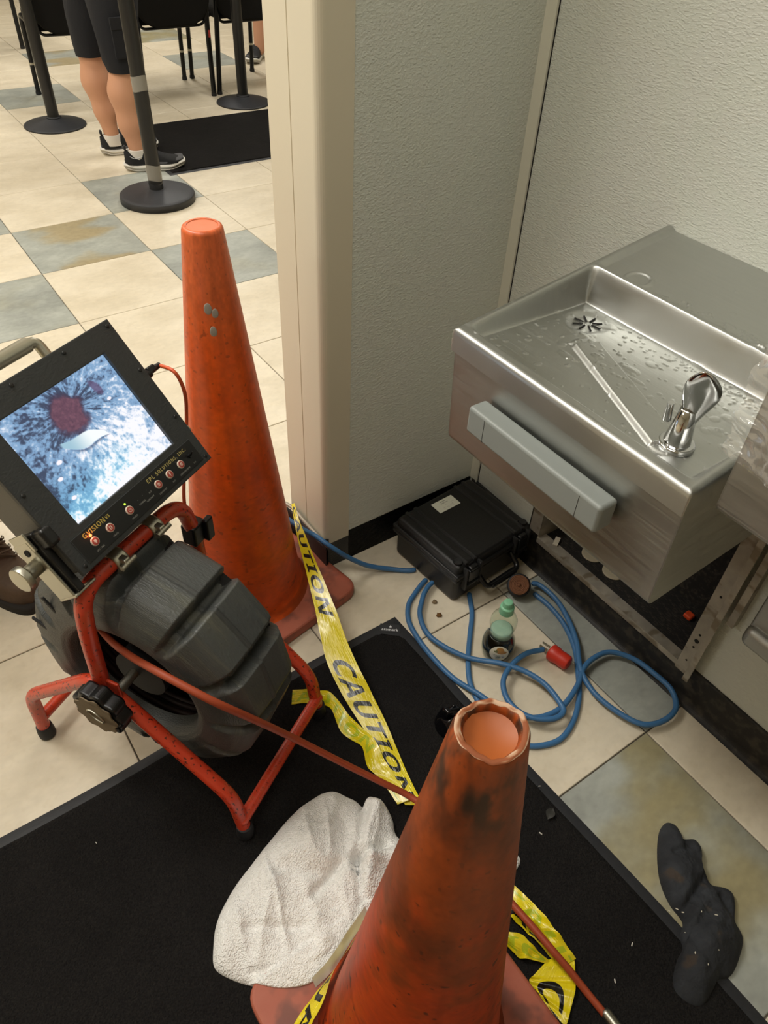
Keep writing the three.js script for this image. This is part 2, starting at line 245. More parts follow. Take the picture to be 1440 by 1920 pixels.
// deck: rim, sunk bowl, raised back shelf, as one height field that turns down into a skirt at front and sides
function fountainTop(z0, z1, xf, xb, yf, yb, wet) {
  const drops = [], r = rng(77);
  if (wet) for (let i = 0; i < 210; i++) { const x = mix(xf + 0.02, xb - 0.2, Math.pow(r(), 0.8)), z = mix(z0 + 0.02, z1 - 0.02, r()), s = 0.0012 + 0.0035 * r() * r(); drops.push([x, z, s * (0.8 + r()), s * (0.8 + 1.2 * r()), 0.0007 + 0.0007 * r()]); }
  if (wet) for (let i = 0; i < 46; i++) { const x = mix(-0.22, -0.02, r()), z = mix(2.87, z1 - 0.02, r()); drops.push([x, z, 0.004 + 0.006 * r(), 0.006 + 0.014 * r(), 0.0007 + 0.0006 * r()]); }
  if (wet) for (let i = 0; i < 26; i++) { const x = mix(-0.045, 0.1, r()), z = mix(2.95, z1, Math.sqrt(r())); drops.push([x, z, 0.003 + 0.004 * r(), 0.004 + 0.01 * r(), 0.0008]); }
  if (wet) for (let i = 0; i < 260; i++) { const x0 = -0.05 + 0.035 * (r() + r() + r() - 1.5), x = x0 > -0.07 && x0 < -0.036 ? (r() > 0.5 ? -0.074 - 0.02 * r() : -0.034 + 0.02 * r()) : x0, z = mix(2.9, z1 - 0.015, Math.sqrt(r())), s = 0.0016 + 0.0016 * r(); drops.push([x, z, s, s, 0.0009]); }
  const bf = xf + 0.02, bb = -0.05, l = z0 + 0.012, rr = z1 - 0.012;
  const H = (x, z) => {
    const plane = mix(yf, yb, (x - xf) / (xb - xf)); let d = smooth(bf - 0.004, bf + 0.014, x) * (1 - smooth(bb - 0.012, bb + 0.006, x)) * smooth(l - 0.002, l + 0.015, z) * (1 - smooth(rr - 0.015, rr + 0.002, z));
    const bowl = 0.836 + 0.05 * Math.max(0, Math.hypot((x + 0.104) * 0.9, z - 2.862) - 0.02) * 0.35; let y = mix(plane, bowl, d);
    y -= 0.006 * smooth(bb + 0.006, bb + 0.02, x) * smooth(l - 0.002, l + 0.012, z);                 // shelf lies a little below the side rim
    const dx = x + 0.104, dz = z - 2.862, q = Math.hypot(dx, dz); y -= 0.004 * (1 - smooth(0.022, 0.04, q)) * d;                  // dished drain
    const ax = -0.162, az = 2.914, bx = -0.257, bz = 3.138, t = clamp(((x - ax) * (bx - ax) + (z - az) * (bz - az)) / ((bx - ax) ** 2 + (bz - az) ** 2)), e = Math.hypot(x - ax - (bx - ax) * t, z - az - (bz - az) * t);
    y += 0.0075 * (1 - smooth(0.0175, 0.0245, e)) * d * (t > 0 && t < 1 ? 1 : 0.4);                                             // stiffening ridge to the spout
    for (const D of drops) { const w = ((x - D[0]) / D[2]) ** 2 + ((z - D[1]) / D[3]) ** 2; if (w < 1) y += D[4] * Math.sqrt(1 - w); }
    const sx = x + 0.02, sz = z - 2.872, k = Math.hypot(sx / 0.9, sz); y += wet ? 0.0022 * smooth(0.016, 0.02, k) * (1 - smooth(0.02, 0.026, k)) : 0;           // dimple on the shelf
    return y;
  };
  const nu = 330, nv = 320, cs = 0.008;
  return grid(nu, nv, (u, v) => {
    let x = mix(xf - 0.0, xb, u), z = mix(z0, z1, v); const ex = u < 0.02 ? (0.02 - u) / 0.02 : 0, ez = v < 0.02 ? (0.02 - v) / 0.02 : v > 0.98 ? (v - 0.98) / 0.02 : 0, e = Math.max(ex, ez);
    const xi = xf + cs + (xb - xf - cs) * clamp((u - 0.02) / 0.98), zi = z0 + cs + (z1 - z0 - 2 * cs) * clamp((v - 0.02) / 0.96);
    const a = Math.min(1, e * 2) * Math.PI / 2, drop = Math.max(0, e * 2 - 1) * 0.03, ox = ex > 0 ? Math.sin(a) * cs * (ex / e) : 0, oz = ez > 0 ? Math.sin(a) * cs * (ez / e) * (v < 0.5 ? -1 : 1) : 0;
    return [xi - ox, H(xi, zi) - (1 - Math.cos(a)) * cs - drop, zi + oz];
  });
}
function fountainShell(z0, z1, xf, xb, yt, yb, low) {        // folded sheet body: front, sides and bottom with a soft front edge
  const prof = [[xf + 0.004, yt], [xf + 0.0045, yt - 0.03], [xf + 0.013, low + 0.012], [xf + 0.016, low + 0.004], [xf + 0.024, low], [xb, low + 0.03]];
  const g = [grid(prof.length - 1, 1, (u, v) => { const p = prof[Math.round(u * (prof.length - 1))]; return [p[0], p[1], mix(z0 + 0.003, z1 - 0.003, v)]; })];
  for (const z of [z0 + 0.003, z1 - 0.003]) { const s = new THREE.Shape(prof.map((p) => new THREE.Vector2(p[0], p[1]))); s.lineTo(xb, yb); s.closePath(); g.push(new THREE.ExtrudeGeometry(s, { depth: 0.0015, bevelEnabled: false }).translate(0, 0, z - 0.00075)); }
  return g.map((q) => boxUV(q));
}
{ const f = thing('drinking_fountain', 'wet stainless steel wall fountain with chrome spout and grey push bar by the corner', 'drinking fountain', [0, 0, 0]);
  const S = M.steel;
  part('cabinet', fountainShell(2.79, 3.223, -0.315, WX, 0.848, 0.9, 0.642), S, f);
  const top = fountainTop(2.79, 3.223, -0.318, WX - 0.001, 0.853, 0.918, true), p = top.attributes.position, uv = top.attributes.uv; for (let i = 0; i < uv.count; i++) uv.setXY(i, p.getZ(i), p.getX(i));
  const basin = part('basin_top', top, M.steel, f, 'wet basin top with water drops');
  const slots = []; for (let k = 0; k < 8; k++) { const a = k * Math.PI / 4 + 0.2; slots.push(rbox(0.0165, 0.0016, 0.0028, 0.0007, 0.0155, 0, 0).rotateY(a)); }
  const drain = part('drain', new THREE.CylinderGeometry(0.004, 0.005, 0.0012, 20).translate(-0.104, 0.8325, 2.862), M.steel, f, 'small drain with star-shaped slots');
  part('slot', slots.map((g) => g.translate(-0.104, 0.8335, 2.862)), M.darkVoid, drain);
  // push bar with embossed ridges near both ends
  const bar = part('push_bar', rbox(0.034, 0.046, 0.262, 0.006, -0.329, 0.752, 3.006), M.greyPlastic, f, 'grey plastic push bar');
  const ridges = []; for (const z0 of [2.893, 3.062]) for (let k = 0; k < 4; k++) ridges.push(new THREE.TorusGeometry(0.0062, 0.0011, 6, 14, Math.PI * 1.3).rotateX(Math.PI / 2).rotateY(0.8 + (k % 2) * 0.3).scale(1, 0.7, 1).translate(-0.333 + 0.003 * (k % 2), 0.7735, z0 + k * 0.0125));
  part('embossed_mark', ridges, M.greyPlastic, bar);
  for (const z of [2.912, 3.1]) part('end_joint', boxUV(span(-0.3464, -0.3455, 0.732, 0.77, z, z + 0.0006)), M.darkVoid, bar);
  // spout: collar, stem, spoon-shaped guard
  const sp = part('spout', [lathe([[0, 0.004], [0.02, 0.0036], [0.0225, 0.002], [0.0235, 0], [0.0235, -0.004]], 40), lathe([[0.0, 0.05], [0.0105, 0.05], [0.013, 0.03], [0.0165, 0.006], [0.0175, 0]], 32)].map((g) => g.translate(-0.247, 0.846, 3.146)), M.chrome, f, 'chrome spout with a spoon-shaped mouth guard');
  part('mouth_guard', (() => { const R = [], N = 22; for (let j = 0; j <= 32; j++) { const t = 1 - Math.pow(1 - j / 32, 1.35), w = 0.009 + 0.0125 * Math.pow(Math.sin(Math.PI * clamp(0.12 + t * 0.8)), 1.3) * smooth(0.1, 0.75, t) + 0.003 * t, th = mix(0.009, 0.004, t), y = 0.862 + 0.098 * t, lean = -0.018 * t * t + 0.006 * Math.sin(t * 3), scoop = 0.006 * Math.sin(Math.PI * t); const end = t > 0.75 ? Math.sqrt(1 - ((t - 0.75) / 0.25) ** 2) * 0.95 + 0.05 : 1; R.push(Array.from({ length: N }, (_, i) => { const a = -i / N * Math.PI * 2, c = Math.cos(a), s = Math.sin(a); const lx = w * end * c, lz = th * end * s - scoop * (s > 0 ? c * c * -1.4 + 1.4 : 0) * 0.5; return [-0.247 + lean + lx * 0.5 + lz * 0.87, y, 3.146 + lx * 0.87 - lz * 0.5 + 0.012 * t]; })); } return loft(R); })(), M.chrome, sp);
  part('nozzle', new THREE.CylinderGeometry(0.0042, 0.0055, 0.026, 16).rotateZ(0.15).translate(-0.255, 0.885, 3.126), M.chrome, sp);
}
// second, higher fountain wrapped in film, with its lower cover
{ const f = thing('drinking_fountain', 'higher steel fountain at the right edge, its top wrapped in clear plastic film', 'drinking fountain', [0, 0, 0]);
  part('cabinet', fountainShell(3.24, 3.67, -0.305, WX, 1.055, 1.055, 0.828), M.steel, f);
  part('basin_top', boxUV(span(-0.3, WX, 1.05, 1.062, 3.243, 3.667)), M.steel, f);
  const c = part('lower_cover', [rbox(0.03, 0.53, 0.44, 0.008, 0.119, 0.565, 3.453), rbox(0.045, 0.05, 0.44, 0.016, 0.112, 0.315, 3.453)], M.steel, f, 'steel lower cover with a rolled bottom edge');
  M.film = mat({ color: 0xffffff, transmission: 0.88, thickness: 0, roughness: 0.05, ior: 1.9 });
  const film = grid(170, 150, (u, v) => { const rd = (f, s) => 1 - 2 * Math.abs(noise(u * f, v * f, 512, 512, s) - 0.5), k = 0.011 * rd(13, 3) + 0.009 * rd(27, 4) + 0.0065 * rd(53, 5), q = v * 3, low = 0.018 * (noise(u * 7, 0, 64, 64, 9) - 0.5); let z = mix(3.245, 3.69, u), x, y, n; // front, top, and the free edge hanging over the left corner
    if (q < 1.2) { x = -0.311; y = mix(0.912 + low + 0.10 * smooth(0.5, 0.0, u) * 0 , 1.064, q / 1.2); n = [-1, 0.2, 0]; } else { x = mix(-0.311, 0.08, (q - 1.2) / 1.8); y = 1.066; n = [-0.15, 1, 0]; }
    const c = smooth(0.06, 0, u); return [x + n[0] * k * mix(0.8, 0.4, smooth(0.15, 0, u)) - 0.002, y + n[1] * k, z - c * (0.009 + 0.35 * k) + 0.006 * (rd(21, 6) - 0.5)]; });
  solo('plastic_film', film, M.film, 'crumpled clear plastic film draped over the higher fountain at the right edge', 'plastic film');
}
// galvanised mounting frame round the open wall box
{ const f = thing('mounting_frame', 'rusty galvanised steel mounting frame round the open wall box under the fountain', 'metal frame', [0, 0, 0]);
  part('side_channel', [boxUV(span(WX - 0.012, WX + 0.1, 0.1, 0.62, 2.706, 2.709)), boxUV(span(WX - 0.014, WX - 0.011, 0.112, 0.62, 2.673, 2.709)), boxUV(span(WX - 0.014, WX + 0.002, 0.112, 0.62, 2.673, 2.676))], M.galv, f);
  const post = part('upright', [boxUV(span(WX - 0.016, WX - 0.013, 0.085, 0.62, 3.148, 3.178)), boxUV(span(WX - 0.016, WX + 0.09, 0.085, 0.62, 3.145, 3.148)), boxUV(span(WX - 0.03, WX - 0.013, 0.085, 0.62, 3.175, 3.178)), boxUV(span(WX - 0.03, WX - 0.027, 0.085, 0.62, 3.178, 3.188))], M.galv, f);
  for (const [y, r] of [[0.125, 0.0022], [0.17, 0.0026], [0.19, 0.0052], [0.21, 0.0026], [0.33, 0.0026]]) part('hole', new THREE.CylinderGeometry(r, r, 0.001, 14).rotateZ(Math.PI / 2).translate(WX - 0.0164, y, 3.161), M.darkVoid, post);
  part('second_upright', [boxUV(span(WX - 0.02, WX + 0.0, 0.285, 0.62, 3.194, 3.208))], M.galv, f);
  part('bottom_rail', [boxUV(span(WX - 0.012, WX + 0.014, 0.098, 0.104, 2.706, 3.15)), boxUV(span(WX - 0.0135, WX - 0.012, 0.088, 0.104, 2.706, 3.15))], M.galv, f);
}
{ const disc = mat({ color: 0xa99f87, roughness: 0.7 });
  const g = lathe([[0, 0.004], [0.024, 0.0036], [0.0272, 0.002], [0.0272, 0], [0, 0]], 40);
  const a = solo('cover_disc', g, disc, 'round beige cover disc in the wall box, nearer the corner', 'disc'); a.position.set(0.2, 0.1, 2.822);
  const b = a.clone(); b.name = numbered('cover_disc'); b.userData.label = 'round beige cover disc in the wall box, nearer the upright with holes'; b.position.set(0.2, 0.1, 2.89); scene.add(b);
  const chip = solo('drywall_scrap', box(0.03, 0.003, 0.012, 0, 0, 0).rotateY(0.5), mat({ color: 0xc9c1ae, roughness: 0.9 }), 'pale broken scrap lying on the bottom rail of the wall box', 'scrap'); chip.position.set(0.15, 0.1065, 2.745);
  const rag = solo('plastic_scrap', rbox(0.02, 0.012, 0.02, 0.004), mat({ color: 0xd0481c, roughness: 0.6 }), 'small orange plastic scrap deep in the wall box', 'scrap'); rag.position.set(0.24, 0.106, 3.08); }
// ---------------------------------------------------------------- floor mats
const pile = tex(512, 512, (u, v) => { const n = fbm(u, v, 200, 200, 2, 91), m = fbm(u, v, 6, 6, 3, 92); return lerp3(hex(0x141313), hex(0x2b2927), n * 0.8 + m * 0.3 - 0.15); }); pile.repeat.set(3, 3);
const pileBump = tex(512, 512, (u, v) => fbm(u, v, 170, 170, 2, 93), false); pileBump.repeat.set(3, 3);
M.carpet = mat({ map: pile, roughness: 1, bumpMap: pileBump, bumpScale: 0.0022, sheen: 0.25, sheenRoughness: 0.7, sheenColor: new THREE.Color(0x333333), specularIntensity: 0.2 });
M.matRubber = mat({ color: 0x242528, roughness: 0.6, bumpMap: wallBumpFine, bumpScale: 0.0004 });
function floorMat(name, label, x0, x1, z0, z1, turn, wave, logo) {
  const cx = (x0 + x1) / 2, cz = (z0 + z1) / 2, w = x1 - x0, d = z1 - z0, m = thing(name, label, 'floor mat', [cx, 0, cz], turn);
  const e = (x, z, out) => { const q = Math.sin(x * 9 + 1.3) * 0.5 + Math.sin(z * 11) * 0.5; return wave * out * q; };
  part('border', grid(120, 120, (u, v) => { const q = (t) => t < 0.02 ? 0 : t > 0.98 ? 1 : t; let x = (u - 0.5) * w, z = (v - 0.5) * d; const b = Math.min(u * w, (1 - u) * w, v * d, (1 - v) * d); const dz = v < 0.5 ? -1 : 1; z += v < 0.12 ? wave * Math.sin(x * 7.5 + 0.4) * (1 - v / 0.12) : 0; x += u > 0.9 ? wave * 0.6 * Math.sin(z * 8) * ((u - 0.9) / 0.1) : 0; return [x, 0.0004 + 0.0028 * smooth(0, 0.004, b) , z]; }), M.matRubber, m);
  const B = 0.021, iw = w - 2 * B, id = d - 2 * B;
  part('carpet', boxUV(grid(220, 160, (u, v) => { let x = (u - 0.5) * iw, z = (v - 0.5) * id; const b = Math.min(u * iw, (1 - u) * iw, v * id, (1 - v) * id); z += v < 0.12 ? wave * Math.sin(x * 7.5 + 0.4) * (1 - v / 0.12) : 0; x += u > 0.9 ? wave * 0.6 * Math.sin(z * 8) * ((u - 0.9) / 0.1) : 0;
    if (logo && u > 0.96 && v < 0.07) { const px = iw / 2 - x, pz = z + id / 2, s = Math.max(0, (0.044 - px - pz) / 2); x -= s; z += s; }
    return [x, 0.0025 + 0.0055 * smooth(0, 0.006, b) + 0.0006 * noise(u * 60, v * 60, 64, 64, 7), z]; })), M.carpet, m);
  if (logo) {
    const t = canvasTex(512, 256, (g, W, H) => { g.fillStyle = '#2b2c2f'; g.fillRect(0, 0, W, H); g.fillStyle = '#d8dadc'; g.font = 'bold 104px sans-serif'; g.textAlign = 'center'; g.fillText('aramark', W / 2, 216);
      g.save(); g.translate(W * 0.52, 84); g.beginPath(); const P = [[0, -58], [12, -20], [52, -26], [24, 2], [44, 40], [6, 22], [-30, 46], [-16, 6], [-50, -14], [-12, -18]]; P.forEach((p, i) => i ? g.lineTo(p[0] * 0.95, p[1] * 0.95) : g.moveTo(p[0] * 0.95, p[1] * 0.95)); g.fill(); g.restore(); });
    const lm = mat({ map: t, roughness: 0.55 }), pl = part('printed_logo', new THREE.PlaneGeometry(0.047, 0.0235).rotateX(-Math.PI / 2), lm, m, 'white maker mark printed on the border corner'); pl.position.set(w / 2 - 0.0292, 0.0038, -d / 2 + 0.0242); pl.rotation.y = -0.705;
  }
  return m;
}
floorMat('floor_mat', 'large black carpet mat with rubber border under the reel and the nearer cone', -1.9925, -0.2555, 2.678, 3.896, 0.03, 0.004, true);
floorMat('floor_mat', 'black carpet mat far off in the hall by the shoes', 0.0, 1.9, -0.41, 0.44, 0, 0, false);
{ const o = scene.children[scene.children.length - 1]; o.position.set(1.38, 0, -0.74); o.rotation.y = -0.02; }

// ---------------------------------------------------------------- traffic cones
function coneMap(seed, top, dirt) {
  const open_ = top;
  return tex(512, 1024, (u, v) => {
    const n = fbm(u, v, 5, 12, 5, seed), m = fbm(u, v, 14, 30, 4, seed + 3), f = fbm(u, v, 60, 120, 2, seed + 5), streak = fbm(u, v, 26, 3, 3, seed + 7), speck = smooth(0.78, 0.86, fbm(u, v, 46, 110, 2, seed + 9)); let c = lerp3(hex(0xd04a0c), hex(0xe5611c), n);
    c = lerp3(c, hex(0xd0673a), smooth(0.72, 0.95, v) * (top ? 0 : 0.8)); c = lerp3(c, hex(0x8a3a18), smooth(0.5, 0.85, m) * 0.4 * dirt); c = lerp3(c, hex(0x5a2812), smooth(0.5, 0.8, streak) * 0.22 * dirt); c = lerp3(c, hex(0x3a1c12), speck * (open_ ? 0.7 : 0.28));
    if (top) { c = lerp3(c, hex(0xa4561f), smooth(0.4, 0.8, v + (m - 0.5) * 0.5) * 0.75); c = lerp3(c, hex(0x5a3018), smooth(0.48, 0.85, fbm(u, v, 6, 9, 5, seed + 13)) * smooth(0.35, 0.85, v) * 0.75); c = lerp3(c, hex(0x2c2018), smooth(0.52, 0.75, fbm(u, v, 9, 16, 4, seed + 15)) * smooth(0.86, 0.94, v) * 0.8); }
    c = lerp3(c, hex(0x5c2a1a), (1 - smooth(0.0, 0.1, v)) * smooth(0.35, 0.6, m) * 0.8); return c.map((x) => x * (0.93 + 0.14 * f)); });
}
const coneBump = tex(256, 512, (u, v) => fbm(u, v, 20, 40, 4, 121), false);
const baseMap = tex(256, 256, (u, v) => { const n = fbm(u, v, 5, 5, 5, 131), m = smooth(0.45, 0.7, fbm(u, v, 9, 9, 4, 132)); return lerp3(lerp3(hex(0x9c4a34), hex(0xb46a54), n), hex(0x6b4238), m * 0.7); }); baseMap.repeat.set(3, 3);
const rimMap = tex(256, 32, (u, v) => lerp3(hex(0x8a4a26), hex(0xc4a488), smooth(0.5, 0.7, fbm(u, v, 9, 2, 3, 133))));
function cone(label, x, z, turn, seed, open, R0, Rt, H) {
  const t = thing('traffic_cone', label, 'traffic cone', [x, 0, z], turn), m = mat({ color: open ? 0xdacbbd : 0xffffff, map: coneMap(seed, open, open ? 1.15 : 0.55), roughness: open ? 0.5 : 0.4, bumpMap: coneBump, bumpScale: 0.0006 });
  const base = new THREE.Shape(), w = 0.185, r = 0.03; base.moveTo(-w + r, -w); base.lineTo(w - r, -w); base.quadraticCurveTo(w, -w, w, -w + r); base.lineTo(w, w - r); base.quadraticCurveTo(w, w, w - r, w); base.lineTo(-w + r, w); base.quadraticCurveTo(-w, w, -w, w - r); base.lineTo(-w, -w + r); base.quadraticCurveTo(-w, -w, -w + r, -w);
  part('base', boxUV(new THREE.ExtrudeGeometry(base, { depth: 0.018, bevelEnabled: true, bevelThickness: 0.007, bevelSize: 0.007, bevelSegments: 3, curveSegments: 6 }).rotateX(-Math.PI / 2).translate(0, 0.007, 0)), mat({ map: baseMap, roughness: 0.6, bumpMap: coneBump, bumpScale: 0.001 }), t);
  const rr = rng(seed), prof = [[R0 + 0.028, 0.026], [R0 + 0.014, 0.034], [R0 + 0.004, 0.05]]; const n = 26; for (let i = 0; i <= n; i++) { const y = mix(0.07, H - 0.008, i / n); prof.push([mix(R0, Rt, i / n), y]); }
  if (open) prof.push([Rt - 0.0015, H - 0.003], [Rt - 0.003, H], [Rt - 0.007, H - 0.001], [Rt - 0.009, H - 0.006], [Rt - 0.0085, H - 0.018]); else prof.push([Rt - 0.002, H - 0.003], [Rt - 0.006, H - 0.0005], [Rt - 0.009, H - 0.0015]);
  const g = lathe(prof, 96), p = g.attributes.position, uv = g.attributes.uv;
  for (let i = 0; i < p.count; i++) { const y = p.getY(i); uv.setY(i, y / H); if (open && y > H - 0.012) { const a = Math.atan2(p.getZ(i), p.getX(i)); p.setY(i, y + 0.0022 * Math.sin(a * 2 + 1) + 0.0012 * Math.sin(a * 5) + 0.0008 * Math.sin(a * 13)); } if (open) { const a = Math.atan2(p.getZ(i), p.getX(i)), s = 1 + 0.025 * Math.sin(a * 2 + 0.6) * smooth(0.4, 0.9, y); p.setX(i, p.getX(i) * s); p.setZ(i, p.getZ(i) * s); } }
  g.computeVertexNormals(); part('body', g, m, t);
  const cap = mat({ color: open ? 0xa4551f : 0xd8714a, roughness: 0.5 }), ph = open ? H - 0.0075 : H - 0.0022, pr = open ? Rt - 0.007 : Rt - 0.0075; part('top_cap', grid(40, 8, (u, v) => { const a = -u * Math.PI * 2, r = pr * v; return [r * Math.cos(a), ph - (open ? 0.006 * (1 - v * v) : 0.001 * (1 - v)), r * Math.sin(a)]; }), cap, t);
  if (open) part('torn_rim', lathe([[Rt - 0.0078, H - 0.003], [Rt - 0.0066, H - 0.0004], [Rt - 0.0034, H + 0.0006], [Rt - 0.002, H - 0.001]], 96), mat({ map: rimMap, roughness: 0.75 }), t, 'torn pale rim'), (() => { const q = t.children[t.children.length - 1].geometry.attributes.position; for (let i = 0; i < q.count; i++) { const a = Math.atan2(q.getZ(i), q.getX(i)), s = 1 + 0.025 * Math.sin(a * 2 + 0.6); q.setXYZ(i, q.getX(i) * s, q.getY(i) + 0.0022 * Math.sin(a * 2 + 1) + 0.0012 * Math.sin(a * 5) + 0.0008 * Math.sin(a * 13), q.getZ(i) * s); } })();
  else { const f = mat({ color: 0x9c9488, roughness: 0.7 }); for (const [a, y, s] of [[1.98, 0.772, 1], [1.75, 0.78, 1.2], [1.85, 0.74, 1.1]]) { const r = mix(R0, Rt, (y - 0.07) / (H - 0.078)); part('residue', new THREE.SphereGeometry(0.0075 * s, 12, 8).scale(0.75, 1.25, 0.16).translate(0, y, r + 0.0003).rotateY(a - Math.PI / 2 - 0.9), f, t, 'pale sticker residue'); } }
  return t;
}
const cone1 = cone('tall clean orange traffic cone standing against the wall end, behind the reel', -0.527, 2.393, 0.18, 201, false, 0.128, 0.034, 0.905);
const cone2 = cone('dirty orange traffic cone with torn open top, closest to the camera on the mat', -0.729, 3.341, 0.02, 311, true, 0.128, 0.0295, 0.905);
// ---------------------------------------------------------------- camera reel on its red tubular stand
const redMap = tex(512, 512, (u, v) => { const n = fbm(u, v, 12, 12, 4, 141), chip = smooth(0.7, 0.74, fbm(u, v, 26, 20, 3, 142)), rub = smooth(0.55, 0.75, fbm(u, v, 6, 6, 3, 143)); let c = lerp3(hex(0xc63a20), hex(0xda4a2a), n); c = lerp3(c, hex(0xb86a48), rub * 0.35); return lerp3(c, hex(0x4a1c14), chip * 0.85); }); redMap.repeat.set(6, 1);
M.redTube = mat({ map: redMap, roughness: 0.38, clearcoat: 0.3, clearcoatRoughness: 0.3 });
const drumMap = tex(512, 512, (u, v) => { const n = fbm(u, v, 8, 8, 4, 151), s = smooth(0.62, 0.8, fbm(u, v, 12, 60, 3, 152)), d = smooth(0.55, 0.8, fbm(u, v, 7, 7, 4, 153)); let c = lerp3(hex(0x3a3c3c), hex(0x4c4f4d), n); c = lerp3(c, hex(0x6b6a58), s * 0.28); return lerp3(c, hex(0x585443), d * 0.35); });
M.drum = mat({ map: drumMap, roughness: 0.42, bumpMap: wallBumpFine, bumpScale: 0.0005 });
const cableMap = tex(128, 256, (u, v) => { const n = fbm(u, v, 6, 24, 4, 161); return lerp3(hex(0xb3502c), hex(0x8f3a20), n); });
M.pushCable = mat({ map: cableMap, roughness: 0.55 });
const REEL = { pos: [-1.05, 0, 2.51], turn: 0.534 };
const reelPoint = (v, y, u) => V3(v, y, u).applyAxisAngle(V3(0, 1, 0), REEL.turn).add(V3(...REEL.pos));
const toReel = (x, y, z) => V3(x, y, z).sub(V3(...REEL.pos)).applyAxisAngle(V3(0, 1, 0), -REEL.turn).toArray();
{ const t = thing('camera_reel', 'black ribbed cable drum on a red tubular stand with an orange push cable', 'cable reel', REEL.pos, REEL.turn);
  const side = (v) => bent([[v, 0.03, 0.008], [v, 0.15, 0.016], [v, 0.322, 0.2], [v, 0.335, 0.228], [v, 0.318, 0.262], [v, 0.14, 0.468], [v, 0.03, 0.482]], 0.0127, 0.035);
  const frame = part('frame', [side(0), side(0.28),
    bent([[0, 0.062, 0.01], [0.28, 0.062, 0.01]], 0.0115), bent([[0, 0.068, 0.482], [0.28, 0.068, 0.482]], 0.0115),
    bent([[0, 0.32, 0.238], [0.0, 0.47, 0.248], [0.012, 0.562, 0.25], [0.125, 0.558, 0.25], [0.245, 0.548, 0.25], [0.268, 0.46, 0.25], [0.28, 0.32, 0.24]], 0.0135, 0.045)], M.redTube, t, 'scuffed red tubular stand');
  const foot = lathe([[0, 0], [0.013, 0], [0.0165, 0.004], [0.0168, 0.016], [0.0152, 0.034], [0.0135, 0.036], [0, 0.036]], 24);
  for (const [v, u] of [[0, 0.008], [0, 0.482], [0.28, 0.008], [0.28, 0.482]]) part('rubber_foot', foot, M.blackRubber, t).position.set(v, u > 0.4 ? 0.009 : 0.0, u);
  const collar = lathe([[0.0137, -0.012], [0.019, -0.012], [0.02, -0.009], [0.02, 0.009], [0.019, 0.012], [0.0137, 0.012]], 28);
  for (const v of [0.088, 0.172]) { const c = part('clamp', [alongX(collar.clone()), rbox(0.012, 0.016, 0.016, 0.003, 0, 0.008, 0.018), alongX(cyl(0.0045, 0.0045, 0.03, 12)).translate(0, 0.008, 0.026)], M.zinc, t); c.position.set(v, 0.56 - (v - 0.012) * 0.06, 0.25); }
  const clip = part('clip', [rbox(0.036, 0.045, 0.03, 0.005, 0, 0, 0), rbox(0.02, 0.05, 0.012, 0.004, 0.018, 0, 0.018)], M.blackPlastic, t); clip.position.set(0.268, 0.46, 0.25);
  // drum: lobed outer shell, spun about the axle
  const CU = 0.272, CY = 0.318, G0 = 28 * Math.PI / 180, prof = [[0.062, 0.118], [0.044, 0.122], [0.031, 0.13], [0.026, 0.142], [0.026, 0.165], [0.031, 0.19], [0.042, 0.212], [0.052, 0.222], [0.062, 0.227], [0.104, 0.2285], [0.107, 0.2305], [0.112, 0.2305], [0.115, 0.2285], [0.165, 0.227], [0.178, 0.222], [0.19, 0.208], [0.198, 0.185], [0.2, 0.15], [0.2, 0.02]];
  const cut = (a) => { const k = ((a - G0) / (Math.PI / 6)) % 1, f = Math.abs(((k % 1) + 1) % 1 - 0.5) * 2; return smooth(0.74, 0.9, f); },
    flat = (a) => { const k = ((a - G0) / (Math.PI / 6)) % 1, f = (((k % 1) + 1) % 1 - 0.5) * Math.PI / 6; return Math.cos(Math.PI / 13) / Math.cos(f * 0.92); };          // 1 in a groove, 0 on a lug
  const P = []; for (let i = 0; i + 1 < prof.length; i++) for (let k = 0; k < 4; k++) P.push([mix(prof[i][0], prof[i + 1][0], k / 4), mix(prof[i][1], prof[i + 1][1], k / 4)]); P.push(prof[prof.length - 1]);
  part('drum', grid(360, P.length - 1, (s, w) => { const a = s * Math.PI * 2, [v, r] = P[Math.round(w * (P.length - 1))], c = cut(a), g = smooth(0.168, 0.208, r) * smooth(0.028, 0.055, v); const rr = mix(r, r * flat(a) * 1.012, smooth(0.17, 0.21, r)) - 0.03 * c * g, vv = v + 0.012 * c * smooth(0.15, 0.19, r) * (1 - smooth(0.05, 0.08, v)) + 0.004 * Math.sin(0) ; return [vv, CY + rr * Math.sin(a), CU + rr * Math.cos(a)]; }), M.drum, t);
  part('drum_interior', [alongX(lathe([[0.118, 0.062], [0.195, 0.072], [0.2, 0.185], [0.03, 0.19]].map((p) => [p[0], p[1]]), 64)).rotateX(Math.PI).translate(0, CY, CU), alongX(cyl(0.05, 0.05, 0.1, 40)).translate(0.1, CY, CU)], M.blackRubber, t);
  const loops = []; for (let k = 0; k < 9; k++) loops.push(new THREE.TorusGeometry(0.15 + 0.012 * (k % 3), 0.006, 8, 60).rotateY(Math.PI / 2).translate(0.085 + 0.012 * Math.floor(k / 3) + 0.003 * (k % 2), CY, CU));
  part('coiled_cable', loops, mat({ color: 0x2a1712, roughness: 0.6 }), t);
  part('axle', alongX(cyl(0.009, 0.009, 0.33, 20)).translate(0.125, CY, CU - 0.012), M.zinc, t);
  for (const v of [0, 0.28]) part('axle_plate', rbox(0.006, 0.07, 0.05, 0.003, v, 0.325, CU - 0.02), M.redTube, t);
